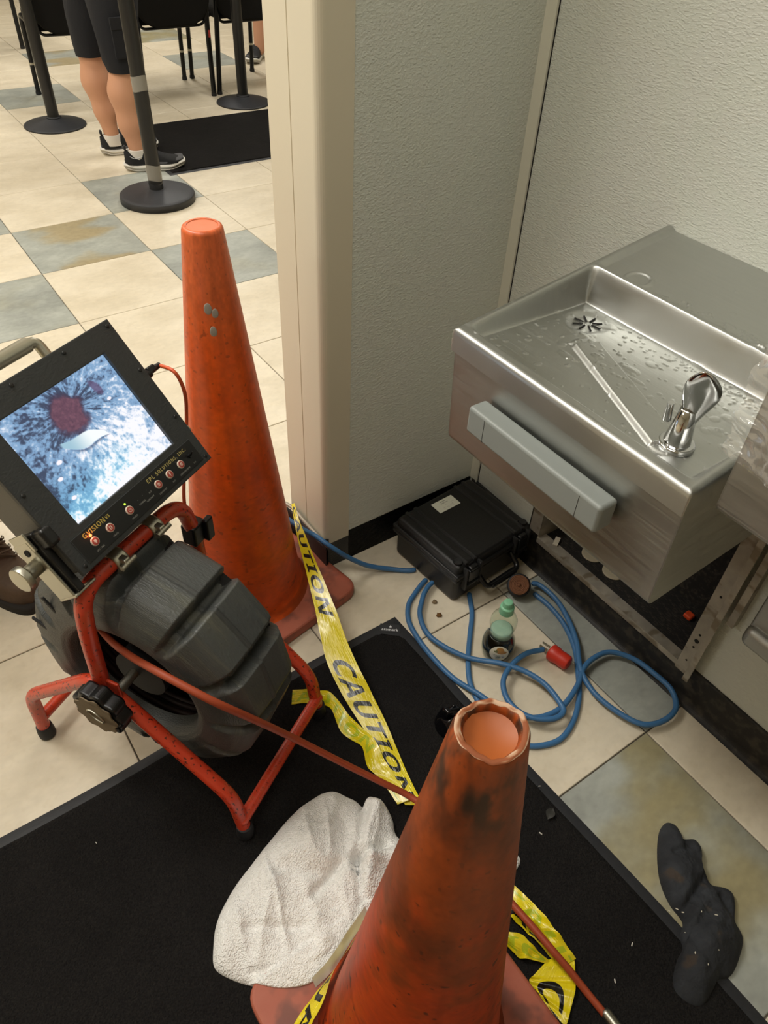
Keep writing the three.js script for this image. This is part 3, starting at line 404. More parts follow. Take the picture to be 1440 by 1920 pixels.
  // lobed hand knob on the near end of the axle
  const ks = new THREE.Shape(), NK = 160; for (let i = 0; i < NK; i++) { const a = i / NK * Math.PI * 2, r = 0.043 + 0.0035 * Math.cos(a * 9); i ? ks.lineTo(r * Math.cos(a), r * Math.sin(a)) : ks.moveTo(r, 0); }
  const knob = part('hub_knob', new THREE.ExtrudeGeometry(ks, { depth: 0.02, bevelEnabled: true, bevelThickness: 0.004, bevelSize: 0.004, bevelSegments: 3 }).rotateY(-Math.PI / 2).translate(-0.018, CY + 0.004, CU - 0.012), M.blackPlastic, t, 'lobed hub knob with a dusty brown face');
  part('knob_face', new THREE.ExtrudeGeometry(ks, { depth: 0.002, bevelEnabled: false }).scale(0.93, 0.93, 1).rotateY(-Math.PI / 2).translate(-0.0435, CY + 0.004, CU - 0.012), mat({ map: galvMap, color: 0xb0a088, roughness: 0.7 }), knob);
  part('knob_badge', new THREE.TorusGeometry(0.016, 0.0022, 8, 30).scale(1, 0.55, 1).rotateY(Math.PI / 2).rotateX(0.6).translate(-0.0462, CY + 0.004, CU - 0.012), M.zinc, knob);
  // moulded lettering band and slots on the near shoulder
  for (const [a, l] of [[2.35, 0.05], [2.8, 0.045]]) part('shoulder_slot', rbox(0.004, 0.008, l, 0.002, 0, 0, 0).rotateX(-a + 0.15).translate(0.0295, CY + 0.182 * Math.sin(a), CU + 0.182 * Math.cos(a)), M.blackRubber, t);
  // push cable leaves the drum, crosses the stand and runs over the mat to its lens head
  const way = [[0.075, 0.38, 0.17], [0.05, 0.392, 0.225], [0.028, 0.414, 0.285], [0.01, 0.438, 0.365], [0.018, 0.409, 0.452], [0.05, 0.343, 0.495], [0.1, 0.236, 0.537], toReel(-0.605, 0.13, 2.977), toReel(-0.559, 0.085, 3.017), toReel(-0.523, 0.055, 3.055), toReel(-0.49, 0.066, 3.172), toReel(-0.495, 0.062, 3.25), toReel(-0.49, 0.056, 3.303), toReel(-0.485, 0.055, 3.351), toReel(-0.481, 0.051, 3.392), toReel(-0.474, 0.039, 3.426), toReel(-0.468, 0.025, 3.46), toReel(-0.463, 0.0165, 3.506)];
  const pc = part('push_cable', sweep(way, 0.0062, 160, 12), M.pushCable, t, 'orange brown push cable lying across the mat');
  part('lens_head', (() => { const q = toReel(-0.4605, 0.0175, 3.525); return lathe([[0, -0.026], [0.0075, -0.026], [0.009, -0.02], [0.009, 0.015], [0.0115, 0.017], [0.0115, 0.024], [0.01, 0.026], [0, 0.026]], 24).rotateX(Math.PI / 2).rotateY(-REEL.turn).translate(...q); })(), M.zinc, pc);
}
// ---------------------------------------------------------------- monitor clamped on the stand
{ const o = thing('pipe_camera_monitor', 'black boxed monitor clamped on the reel stand, showing a lit pipe picture', 'monitor', [-0.809, 0.708, 2.586]);
  const r = V3(0.863, -0.024, -0.505), u = V3(-0.298, 0.782, -0.547), n = r.clone().cross(u).normalize(); u.copy(n.clone().cross(r)).normalize();
  o.quaternion.setFromRotationMatrix(new THREE.Matrix4().makeBasis(r.normalize(), u, n));
  const W = 0.302, H = 0.266, SW = 0.22, SH = 0.173, SY = 0.0095;
  const housing = mat({ color: 0x6e6a60, roughness: 0.55, bumpMap: wallBumpFine, bumpScale: 0.0004 }), bez = mat({ color: 0x2b2d2d, roughness: 0.5, bumpMap: wallBumpFine, bumpScale: 0.0003 });
  part('housing', rbox(W - 0.006, H - 0.006, 0.085, 0.006, 0, 0, -0.05), housing, o, 'grey metal box behind the bezel');
  const s = new THREE.Shape(); s.moveTo(-W / 2, -H / 2); s.lineTo(W / 2, -H / 2); s.lineTo(W / 2, H / 2); s.lineTo(-W / 2, H / 2); s.closePath(); const hole = new THREE.Path(); hole.moveTo(-SW / 2, SY - SH / 2); hole.lineTo(-SW / 2, SY + SH / 2); hole.lineTo(SW / 2, SY + SH / 2); hole.lineTo(SW / 2, SY - SH / 2); hole.closePath(); s.holes.push(hole);
  part('bezel', new THREE.ExtrudeGeometry(s, { depth: 0.006, bevelEnabled: true, bevelThickness: 0.0015, bevelSize: 0.0015, bevelSegments: 2 }).translate(0, 0, -0.0075), bez, o, 'charcoal front bezel');
  // the picture: rough wet pipe wall, dark round opening, pale torn flap, bright glare low right
  const img = tex(640, 504, (x, y) => {
    const X = x, Y = 1 - y, ang = Math.atan2(Y - 0.22, X - 0.52), rad = Math.hypot((X - 0.5), (Y - 0.25) * 0.9), f = 0.5 * fbm(ang / 6.2832 + 0.5, rad * 1.4, 44, 8, 3, 401) + 0.5 * fbm(ang / 6.2832 + 0.5, rad * 1.4, 120, 16, 3, 407), g = fbm(X, Y, 60, 48, 3, 402), b = fbm(X, Y, 12, 10, 4, 403);
    const glare = smooth(0.25, 0.95, X * 0.75 + Y * 0.45) * smooth(0.2, 0.62, Y) * (1 - 0.35 * smooth(0.85, 1.05, X)), low = smooth(0.5, 0.95, Y) * (1 - smooth(0.55, 0.9, X)); let t = 0.95 * f + 0.4 * g + 0.22 * b - 0.46 + 0.34 * glare + 0.18 * smooth(0.1, 0.4, Math.hypot(X - 0.42, Y - 0.2)) - 0.18 * (1 - smooth(0.05, 0.4, X)) * smooth(0.3, 0.6, Y) * (1 - smooth(0.75, 1, Y)) + 0.12 * smooth(0.72, 0.96, Y) - 0.1;
    t = clamp((t - 0.33) * 1.35 + 0.31); let c = lerp3(lerp3(hex(0x3a4660), hex(0x7fa3c8), smooth(0.05, 0.45, t)), hex(0xf4f4fb), smooth(0.45, 0.95, t)); c = lerp3(c, [c[0] * 0.78, c[1] * 1.04, c[2] * 1.04], low * 0.7 * (1 - smooth(0.6, 1, t)));
    const hx = (X - 0.475) / 0.135, hy = (Y - 0.25) / 0.165, hr = Math.hypot(hx * 0.95 + hy * 0.25, hy * 0.95 - hx * 0.2) + (b - 0.5) * 0.7; c = lerp3(c, lerp3(hex(0x55384c), hex(0x7a5263), fbm(X, Y, 60, 50, 2, 404)), 1 - smooth(0.82, 1.08, hr)); c = lerp3(c, hex(0x3a2c44), 0.55 * smooth(0.78, 0.95, hr) * (1 - smooth(0.98, 1.22, hr)));
    const h2 = Math.hypot((X - 0.78) / 0.035, (Y - 0.2 - (X - 0.78) * 0.9) / 0.07); c = lerp3(c, hex(0x5a4468), 0.7 * (1 - smooth(0.7, 1.2, h2 + (g - 0.5))));
    const fx = (X - 0.29) / 0.33, mid = 0.43 + 0.13 * fx + 0.02 * Math.sin(fx * 6), wid = 0.013 + 0.05 * Math.sin(Math.PI * clamp(fx * 0.9 + 0.06)), dd = Math.abs(Y - mid) / wid; if (fx > -0.05 && fx < 1.05) { const k = (1 - smooth(0.85, 1.05, dd)) * smooth(-0.05, 0.02, fx) * (1 - smooth(0.97, 1.05, fx)); c = lerp3(c, lerp3(hex(0x9cc0d2), hex(0xf2f8f8), smooth(0.1, 0.7, fx)), k); c = lerp3(c, hex(0x2e3a58), 0.5 * smooth(1.0, 1.1, dd) * (1 - smooth(1.15, 1.6, dd)) * (Y > mid ? 1 : 0.3) * smooth(0, 0.3, fx)); }
    for (const [a, e, q] of [[0.2, 0.52, 0.022], [0.13, 0.63, 0.02], [0.12, 0.81, 0.02], [0.81, 0.34, 0.018]]) c = lerp3(c, hex(0xf8f0f6), 1 - smooth(0.6, 1, Math.hypot((X - a) / q / 1.3, (Y - e) / q)));
    return c; }, true, false);
  part('screen', new THREE.PlaneGeometry(SW, SH).translate(0, SY, -0.0065), new THREE.MeshStandardMaterial({ color: 0x050505, roughness: 0.3, emissive: 0xffffff, emissiveMap: img, emissiveIntensity: 0.95 }), o, 'lit colour screen');
  { const l = new THREE.RectAreaLight(new THREE.Color().setRGB(0.75, 0.85, 1), 0.35, SW, SH); l.position.set(0, SY, -0.004); l.rotation.y = Math.PI; l.castShadow = true; o.add(l); }
  // control strip with its printing
  const strip = canvasTex(1680, 256, (g, w, h) => { g.fillStyle = '#0b0b0c'; g.fillRect(0, 0, w, h); const X = (m) => (m + 0.136) / 0.272 * w, Y = (m) => (-0.0855 - m) / 0.0415 * h;
    g.fillStyle = '#b5a04a'; g.textBaseline = 'middle'; g.font = 'bold 66px sans-serif'; g.fillText('G', X(-0.119), Y(-0.0925)); g.fillText('VISION', X(-0.1105), Y(-0.0925)); g.font = 'bold 44px sans-serif'; g.fillText('V3', X(-0.0725), Y(-0.0925));
    g.fillStyle = '#a89a5c'; const txt = 'EPL SOLUTIONS, INC.'; let x = X(0.021); for (const ch of txt.split('')) { const big = 'ESI'.includes(ch) && (x < X(0.03) || ch === 'S' && x < X(0.055)) || ch === 'I' && x > X(0.105) || x < X(0.044); g.font = (big ? 'bold 58px' : 'bold 48px') + ' sans-serif'; g.fillText(ch, x, Y(-0.0935)); x += g.measureText(ch).width + 5; }
    g.fillStyle = '#8d8d86'; g.font = 'bold 22px sans-serif'; const put = (s, m) => { g.textAlign = 'center'; g.fillText(s, X(m), Y(-0.1215)); g.textAlign = 'left'; }; put('SET / REC', -0.108); put('PAUSE', -0.076); put('POWER', -0.033); put('CONTRAST', 0.035); put('MIC', 0.063); put('LIGHTING/DIM', 0.092); put('ON', 0.118);
    g.fillText('CHARGE', X(-0.014), Y(-0.1125)); g.fillText('LOW BATT', X(0.0), Y(-0.1165)); g.fillText('EXT', X(0.012), Y(-0.1085)); g.fillRect(X(-0.012), Y(-0.105), 5, 5); g.fillRect(X(0.0), Y(-0.1035), 5, 5); g.fillRect(X(0.011), Y(-0.1015), 5, 5); g.fillText('+', X(0.086), Y(-0.0995)); g.fillText('-', X(0.058), Y(-0.0995)); });
  const panel = part('control_panel', rbox(0.272, 0.0415, 0.002, 0.0008, 0, -0.10625, 0.0005), bez, o); part('panel_print', new THREE.PlaneGeometry(0.2705, 0.04).translate(0, -0.10625, 0.0016), mat({ map: strip, roughness: 0.35 }), panel, 'black strip printed with words and symbols');
  const icon = (k) => canvasTex(128, 128, (g) => { g.fillStyle = '#c9b8a6'; g.fillRect(0, 0, 128, 128); g.fillStyle = '#9c3e33'; g.beginPath(); g.arc(64, 64, 50, 0, 7); g.fill(); g.fillStyle = '#d8c8ba'; g.strokeStyle = '#d8c8ba'; g.lineWidth = 7;
    if (k === 0) { g.fillRect(44, 40, 40, 34); g.fillRect(56, 74, 16, 18); } if (k === 1) { g.fillRect(46, 38, 11, 52); g.fillRect(70, 38, 11, 52); } if (k === 2) { g.beginPath(); g.arc(64, 66, 24, -0.9, 4.05); g.stroke(); g.fillRect(60, 34, 8, 28); } if (k === 3 || k === 5) { for (const y of [44, 60, 76]) g.fillRect(40, y, 48, 7); g.fillRect(60, 38, 7, 52); } if (k === 4) { g.fillRect(55, 34, 18, 40); g.fillRect(60, 76, 8, 18); } });
  [[-0.108, 0], [-0.076, 1], [-0.033, 2], [0.035, 3], [0.063, 4], [0.092, 5]].forEach(([x, k]) => { const b = lathe([[0, 0.0022], [0.0055, 0.0022], [0.0066, 0.0015], [0.007, 0]], 30), p = b.attributes.position, uv = b.attributes.uv; for (let i = 0; i < uv.count; i++) uv.setXY(i, 0.5 + p.getX(i) / 0.0142, 0.5 - p.getZ(i) / 0.0142); part('button', b.rotateX(Math.PI / 2).translate(x, -0.108, 0.0015), mat({ map: icon(k), roughness: 0.4 }), panel); });
  part('indicator_lamp', new THREE.SphereGeometry(0.0022, 14, 10).translate(-0.1075, -0.0975, 0.002), new THREE.MeshStandardMaterial({ color: 0x401008, emissive: new THREE.Color(1, 0.12, 0.03), emissiveIntensity: 6 }), panel, 'glowing red lamp');
  { const l = new THREE.PointLight(new THREE.Color(1, 0.15, 0.04), 0.0003, 0.5); l.position.set(-0.1075, -0.0975, 0.006); l.castShadow = true; l.shadow.radius = 0.1; panel.add(l); }
  part('indicator_lamp', new THREE.SphereGeometry(0.0016, 14, 10).translate(-0.033, -0.0965, 0.002), new THREE.MeshStandardMaterial({ color: 0x203008, emissive: new THREE.Color(0.45, 0.9, 0.05), emissiveIntensity: 2 }), panel, 'glowing green lamp');
  part('toggle_switch', [new THREE.CylinderGeometry(0.003, 0.0036, 0.004, 14).rotateX(Math.PI / 2).translate(0.1165, -0.107, 0.003), new THREE.CylinderGeometry(0.0012, 0.0018, 0.012, 10).rotateX(Math.PI / 2 - 0.4).translate(0.1165, -0.105, 0.009)], M.blackPlastic, panel);
  for (const [x, y] of [[-0.143, -0.125], [-0.143, 0], [-0.143, 0.125], [-0.05, 0.125], [0.05, 0.125], [0.143, 0.125], [0.143, 0.045], [0.143, -0.045], [0.143, -0.125]]) part('screw', [lathe([[0, 0.0012], [0.0026, 0.001], [0.0032, 0]], 16).rotateX(Math.PI / 2).translate(x, y, 0.0015), box(0.003, 0.0006, 0.0004, x, y, 0.0027)], M.blackPaint, o);
  // carrying handle, hinge bracket with thumb knob, connector
  part('handle', [bent([[-0.075, 0.128, -0.045], [-0.075, 0.163, -0.045], [0.055, 0.163, -0.045], [0.055, 0.128, -0.045]], 0.0085, 0.012), alongX(cyl(0.0115, 0.0115, 0.1, 24)).translate(-0.01, 0.163, -0.045)], M.zinc, o);
  const br = part('bracket', [rbox(0.005, 0.1, 0.042, 0.002, -0.168, -0.102, -0.05).rotateX(0), rbox(0.04, 0.005, 0.05, 0.002, -0.15, -0.153, -0.05), rbox(0.004, 0.03, 0.042, 0.001, -0.168, -0.055, -0.045)], M.zinc, o, 'silver hinge bracket');
  part('bracket_pad', [rbox(0.012, 0.105, 0.032, 0.003, -0.158, -0.098, -0.034), rbox(0.02, 0.03, 0.03, 0.006, -0.152, -0.062, -0.012)], M.blackPlastic, br);
  part('slot', alongX(cyl(0.0055, 0.0055, 0.001, 20)).translate(-0.1715, -0.068, -0.047), M.darkVoid, br);
  part('thumb_knob', [alongX(lathe([[0.0, -0.022], [0.0115, -0.022], [0.0115, -0.004], [0.014, 0.0], [0.0185, 0.001], [0.0195, 0.003], [0.0195, 0.011], [0.018, 0.0125], [0, 0.0125]], 36)).rotateY(Math.PI).translate(-0.192, -0.09, -0.048)], M.zinc, br);
  const plug = part('connector', [alongX(cyl(0.008, 0.008, 0.014, 20)).translate(0.157, 0.033, -0.012), rbox(0.018, 0.012, 0.012, 0.003, 0.168, 0.036, -0.01), alongX(cyl(0.0045, 0.0055, 0.02, 16)).translate(0.181, 0.034, -0.012)], M.blackPlastic, o);
  part('side_nut', alongX(cyl(0.0085, 0.0095, 0.012, 20)).translate(0.157, -0.075, -0.02), M.zinc, o);
  o.updateMatrixWorld(true); const w = (x, y, z) => o.localToWorld(V3(x, y, z)).toArray();
  solo('video_cable', sweep([w(0.19, 0.034, -0.012), [-0.648, 0.725, 2.499], [-0.638, 0.69, 2.5], [-0.635, 0.6, 2.475], reelPoint(0.29, 0.5, 0.22).toArray(), reelPoint(0.29, 0.43, 0.225).toArray(), reelPoint(0.25, 0.36, 0.2).toArray(), reelPoint(0.205, 0.33, 0.24).toArray()], 0.0032, 90, 10), mat({ color: 0xd0562c, roughness: 0.5 }), 'thin orange cable looping from the monitor side down to the reel', 'cable');
}
// ---------------------------------------------------------------- hard black case in the corner
{ const t = thing('equipment_case', 'closed black hard plastic case with white sticker, pushed into the wall corner', 'case', [-0.01, 0, 2.576], 0.085);
  const hb = tex(256, 256, (u, v) => { const n = fbm(u, v, 12, 12, 4, 221), s = smooth(0.68, 0.76, fbm(u, v, 8, 60, 3, 222)); return lerp3(lerp3(hex(0x0c0c0d), hex(0x171717), n), hex(0x4a4844), s * 0.35); }); hb.repeat.set(4, 4);
  const cm = mat({ map: hb, roughness: 0.33, bumpMap: wallBumpFine, bumpScale: 0.0003 });
  part('lower_shell', [rbox(0.256, 0.086, 0.222, 0.014, 0, 0.043, 0), rbox(0.27, 0.012, 0.236, 0.005, 0, 0.082, 0)], cm, t);
  const ribs = []; for (const x of [-0.098, -0.07, 0.07, 0.098]) ribs.push(rbox(0.011, 0.01, 0.222, 0.004, x, 0.1215, 0));
  part('lid', [rbox(0.27, 0.014, 0.238, 0.005, 0, 0.095, 0), rbox(0.258, 0.036, 0.226, 0.013, 0, 0.106, 0)], cm, t);
  for (const g of ribs) part('lid_rib', g, cm, t);
  for (const x of [-0.085, 0.085]) {
    const l = part('latch', [rbox(0.034, 0.052, 0.012, 0.004, x, 0.084, 0.122), rbox(0.026, 0.02, 0.014, 0.004, x, 0.108, 0.12), alongX(cyl(0.006, 0.006, 0.036, 16)).translate(x, 0.07, 0.126)], M.blackPlastic, t);
    for (const d of [-0.023, 0.023]) part('latch_rib', rbox(0.007, 0.072, 0.016, 0.003, x + d, 0.084, 0.119), cm, l);
  }
  part('hinge', [rbox(0.05, 0.02, 0.008, 0.003, -0.08, 0.075, -0.12), rbox(0.05, 0.02, 0.008, 0.003, 0.08, 0.075, -0.12)], cm, t);
  part('handle', [bent([[-0.058, 0.066, 0.118], [-0.056, 0.044, 0.15], [0.056, 0.044, 0.15], [0.058, 0.066, 0.118]], 0.0068, 0.016), rbox(0.09, 0.012, 0.018, 0.005, 0, 0.043, 0.15)], M.blackPlastic, t);
  for (const x of [-1, 1]) part('corner_boss', lathe([[0, 0.006], [0.009, 0.005], [0.012, 0], [0, 0]], 24).translate(x * 0.112, 0.1235, 0.094), cm, t);
  const lab = canvasTex(512, 300, (g, w, h) => { g.fillStyle = '#dcdccb'; g.fillRect(0, 0, w, h); g.strokeStyle = '#55554c'; g.lineWidth = 4; g.fillStyle = '#44443c'; const r = rng(9); g.font = 'italic bold 36px serif'; g.textAlign = 'center'; g.fillText('handle', w * 0.48, 62); g.fillText('with care', w * 0.5, 110);
    for (let i = 0; i < 16; i++) { g.globalAlpha = 0.5; g.beginPath(); let x = 60 + r() * 360, y = 150 + r() * 110; g.moveTo(x, y); for (let k = 0; k < 4; k++) { x += r() * 30 - 8; y += r() * 20 - 10; g.lineTo(x, y); } g.stroke(); } g.globalAlpha = 0.12; g.fillStyle = '#6b5a33'; for (let i = 0; i < 30; i++) g.fillRect(r() * w, r() * h, 30 * r(), 18 * r()); });
  part('sticker', new THREE.PlaneGeometry(0.068, 0.038).rotateX(-Math.PI / 2).translate(0, 0.1246, -0.072).rotateY(-0.04), mat({ map: lab, roughness: 0.6 }), t, 'worn white paper sticker').position.set(0, 0, 0);
}
// ---------------------------------------------------------------- blue cord with its red plug
{ const blue = tex(64, 512, (u, v) => { const n = fbm(u, v, 4, 60, 3, 231), d = smooth(0.6, 0.8, fbm(u, v, 3, 20, 3, 232)); return lerp3(lerp3(hex(0x34628f), hex(0x4a7aa8), n), hex(0x2a3f55), d * 0.6); });
  const bm = mat({ map: blue, roughness: 0.42 });
  const way = [[-0.40, 0.15, 2.33], [-0.38, 0.14, 2.383], [-0.372, 0.138, 2.405], [-0.355, 0.127, 2.424], [-0.341, 0.119, 2.459], [-0.32, 0.098, 2.479], [-0.3, 0.074, 2.484], [-0.25, 0.03, 2.503], [-0.193, 0.0085, 2.531], [-0.158, 0.0066, 2.5565], [-0.1465, 0.0064, 2.561]];
  const low = (l, y) => l.map((p) => [p[0], (typeof y === 'function' ? y(p) : y), p[1]]);
  const B = [[-0.079, 2.701], [-0.112, 2.751], [-0.157, 2.798], [-0.209, 2.854], [-0.241, 2.9], [-0.255, 2.94], [-0.271, 3.021], [-0.242, 3.08], [-0.209, 3.102], [-0.169, 3.111], [-0.117, 3.096], [-0.066, 3.063], [-0.019, 3.015], [0.025, 2.961], [0.054, 2.897], [0.064, 2.835], [0.06, 2.79]];
  const C = [[0.072, 2.768], [0.08, 2.776], [0.084, 2.833], [0.063, 2.9], [0.031, 2.958], [-0.015, 3.016], [-0.034, 3.073], [-0.026, 3.141], [-0.003, 3.188], [0.04, 3.206], [0.088, 3.2], [0.116, 3.165], [0.118, 3.118], [0.108, 3.06], [0.076, 3.018], [0.034, 3.01], [-0.005, 3.016], [-0.056, 3.043], [-0.132, 3.062], [-0.189, 3.047], [-0.231, 3.001], [-0.251, 2.936], [-0.265, 2.87], [-0.27, 2.798], [-0.265, 2.73], [-0.252, 2.682], [-0.224, 2.645], [-0.19, 2.625], [-0.155, 2.609], [-0.143, 2.605]];
  const D = [[-0.1415, 2.6285], [-0.154, 2.632], [-0.178, 2.645], [-0.198, 2.662], [-0.225, 2.69], [-0.245, 2.743], [-0.237, 2.793], [-0.207, 2.853], [-0.162, 2.911], [-0.131, 2.957], [-0.118, 3.003], [-0.122, 3.049], [-0.131, 3.074], [-0.158, 3.077], [-0.196, 3.052], [-0.213, 3.02], [-0.211, 2.981], [-0.187, 2.945], [-0.142, 2.925], [-0.095, 2.921], [-0.058, 2.933]];
  const t = thing('extension_cord', 'blue extension cord looped over the tiles with a red plug end', 'cord', [0, 0, 0]);
  part('cord', [sweep(way, 0.0063, 80, 10), sweep(low(B, 0.006), 0.0063, 240, 10), sweep(low(C, (p) => p[0] > 0.0 ? 0.0185 : p[1] > 2.9 ? 0.018 : 0.0062), 0.0063, 400, 10), sweep(low(D, (p) => p[1] > 2.9 ? 0.03 : 0.018), 0.0063, 260, 10)], bm, t);
  const pl = new THREE.Group(); pl.name = 'plug'; pl.userData.label = 'red moulded plug with metal prongs'; t.add(pl); pl.position.set(-0.034, 0.0205, 2.966); pl.rotation.y = -1.35;
  const red = mat({ color: 0xc2301c, roughness: 0.45 });
  part('plug_body', [alongX(lathe([[0, -0.026], [0.015, -0.026], [0.0195, -0.023], [0.02, -0.01], [0.0175, -0.002], [0.0185, 0.006], [0.0175, 0.022], [0.014, 0.026], [0, 0.026]], 10))], red, pl);
  part('prong', [box(0.02, 0.0065, 0.0015, -0.04, 0.004, 0.006), box(0.02, 0.0065, 0.0015, -0.04, 0.004, -0.006), alongX(cyl(0.0024, 0.0024, 0.022, 10)).translate(-0.041, -0.006, 0)], M.zinc, pl);
}
// ---------------------------------------------------------------- soap bottle and rusty cap
{ const t = thing('soap_bottle', 'small clear squeeze bottle with green cap, dark liquid and round label', 'bottle', [-0.136, 0, 2.868], 0.66);
  const glass = mat({ color: 0xf4faf4, transmission: 1, thickness: 0, roughness: 0.07, ior: 1.4 });
  part('shell', lathe([[0, 0.0008], [0.03, 0.001], [0.0335, 0.005], [0.0375, 0.025], [0.0385, 0.043], [0.036, 0.06], [0.0295, 0.076], [0.0255, 0.086], [0.0275, 0.098], [0.0302, 0.112], [0.0295, 0.126], [0.0245, 0.138], [0.017, 0.146], [0.0145, 0.149], [0.0145, 0.154]], 48), glass, t, 'clear plastic shell');
  part('liquid', lathe([[0, 0.003], [0.0285, 0.003], [0.032, 0.007], [0.0362, 0.026], [0.0372, 0.043], [0.0347, 0.059], [0.028, 0.074], [0.0262, 0.078], [0, 0.078]], 48), mat({ color: 0x17110b, roughness: 0.12 }), t);
  part('foam', lathe([[0, 0.0785], [0.0255, 0.0785], [0.0242, 0.086], [0.025, 0.092], [0.02, 0.097], [0, 0.095]], 40), mat({ color: 0xa6c0b0, roughness: 0.6 }), t, 'pale green suds');
  part('cap', lathe([[0.0, 0.186], [0.0085, 0.186], [0.0105, 0.183], [0.0115, 0.172], [0.0118, 0.1715], [0.0152, 0.17], [0.0156, 0.168], [0.0162, 0.152], [0.0155, 0.1505], [0, 0.1505]], 36), mat({ color: 0x8fd0a8, roughness: 0.4, transmission: 0.2, thickness: 0 }), t, 'pale green push cap');
  const lab = canvasTex(256, 256, (g, w) => { g.fillStyle = '#d9d6c4'; g.fillRect(0, 0, w, w); g.fillStyle = '#a97b3f'; g.beginPath(); g.ellipse(150, 66, 84, 50, 0.2, 0, 7); g.fill(); g.fillStyle = '#6a6d42'; g.beginPath(); g.ellipse(70, 70, 30, 24, 0, 0, 7); g.fill(); g.fillStyle = '#4b5b52'; for (let i = 0; i < 5; i++) g.fillRect(40 + i * 9, 140 + i * 18, 150 - i * 22, 6); g.font = 'bold 44px sans-serif'; g.fillText('20', 96, 190); g.fillStyle = '#8890a0'; g.fillRect(180, 168, 34, 34); });
  part('label', (() => { const R = 0.0392, n = 26; return grid(n, n, (u, v) => { const X = (u * 2 - 1), Y = (v * 2 - 1), k = Math.max(Math.abs(X), Math.abs(Y)), s = Math.hypot(X, Y) || 1, x = X * k / s * 0.0225, y = Y * k / s * 0.024, a = -x / R + Math.PI; const yy = 0.047 + y; const rr = R - 0.0001 - 26 * (y - 0.001) * (y - 0.001) * (y > 0 ? 0.35 : 0.1); return [rr * Math.cos(a) , yy, rr * Math.sin(a)]; }); })(), mat({ map: lab, roughness: 0.5 }), t, 'round white and brown printed label');
  t.rotation.y = 0.85;
}
{ const rust = tex(256, 256, (u, v) => { const n = fbm(u, v, 14, 14, 4, 241); return lerp3(hex(0x5c3826), hex(0x9a6a48), n); }); rust.repeat.set(1, 3);
  const t = thing('test_plug', 'round rusty threaded plug with dark rubber rim standing behind the soap bottle', 'plug', [0.035, 0.0135, 2.752]);
  t.rotation.set(0.42, 0, 0.42);
  part('rubber_body', lathe([[0, 0.0], [0.024, 0], [0.0265, 0.003], [0.027, 0.02], [0.029, 0.024], [0.029, 0.03], [0.0265, 0.032], [0.02, 0.0325], [0, 0.0325]], 44), M.blackRubber, t);
  const p = []; p.push([0.0245, 0.032]); for (let i = 0; i < 6; i++) { const r = 0.0245 - i * 0.0034; p.push([r, 0.0365], [r - 0.0018, 0.0368], [r - 0.0026, 0.0345]); } p.push([0.004, 0.039], [0, 0.0395]);
  part('rusty_disc', lathe(p, 44), mat({ map: rust, roughness: 0.75, metalness: 0.3 }), t, 'rusty disc with concentric ridges'); }

// ---------------------------------------------------------------- caution tape
const tapeTex = (flip) => { const t = canvasTex(256, 1440, (g, w, h) => { g.fillStyle = '#e3cf1a'; g.fillRect(0, 0, w, h); const r = rng(3); g.globalAlpha = 0.1; for (let i = 0; i < 60; i++) { g.fillStyle = r() > 0.5 ? '#fff38a' : '#a08f10'; g.fillRect(r() * w, r() * h, 3 + r() * 60, 2 + r() * 10); } g.globalAlpha = 1; g.fillStyle = flip ? '#b4bf22' : '#12120e'; g.font = 'bold 205px sans-serif'; g.textAlign = 'center'; g.textBaseline = 'middle'; g.translate(w / 2, h * 0.5); g.rotate(Math.PI / 2); g.scale(flip ? -1.2 : 1.2, 1.12); g.fillText('CAUTION', 0, 8); }); t.wrapS = t.wrapT = THREE.RepeatWrapping; t.flipY = true; return t; };
const tapeFront = tapeTex(false), tapeBack = tapeTex(true);
const crinkle = tex(256, 256, (u, v) => { const a = Math.abs(fbm(u, v, 6, 6, 3, 251) - 0.5) * 2, b = Math.abs(fbm(u, v, 14, 14, 2, 252) - 0.5) * 2; return clamp(1 - a * 2.2) * 0.6 + clamp(1 - b * 2) * 0.4; }, false); crinkle.repeat.set(1, 4);
const tapeMat = (map, off, rep) => { const m = map.clone(); m.repeat.set(1, 1 / rep); m.offset.set(0, off); return mat({ map: m, roughness: 0.24, bumpMap: crinkle, bumpScale: 0.0005, clearcoat: 0.3, clearcoatRoughness: 0.15 }); };
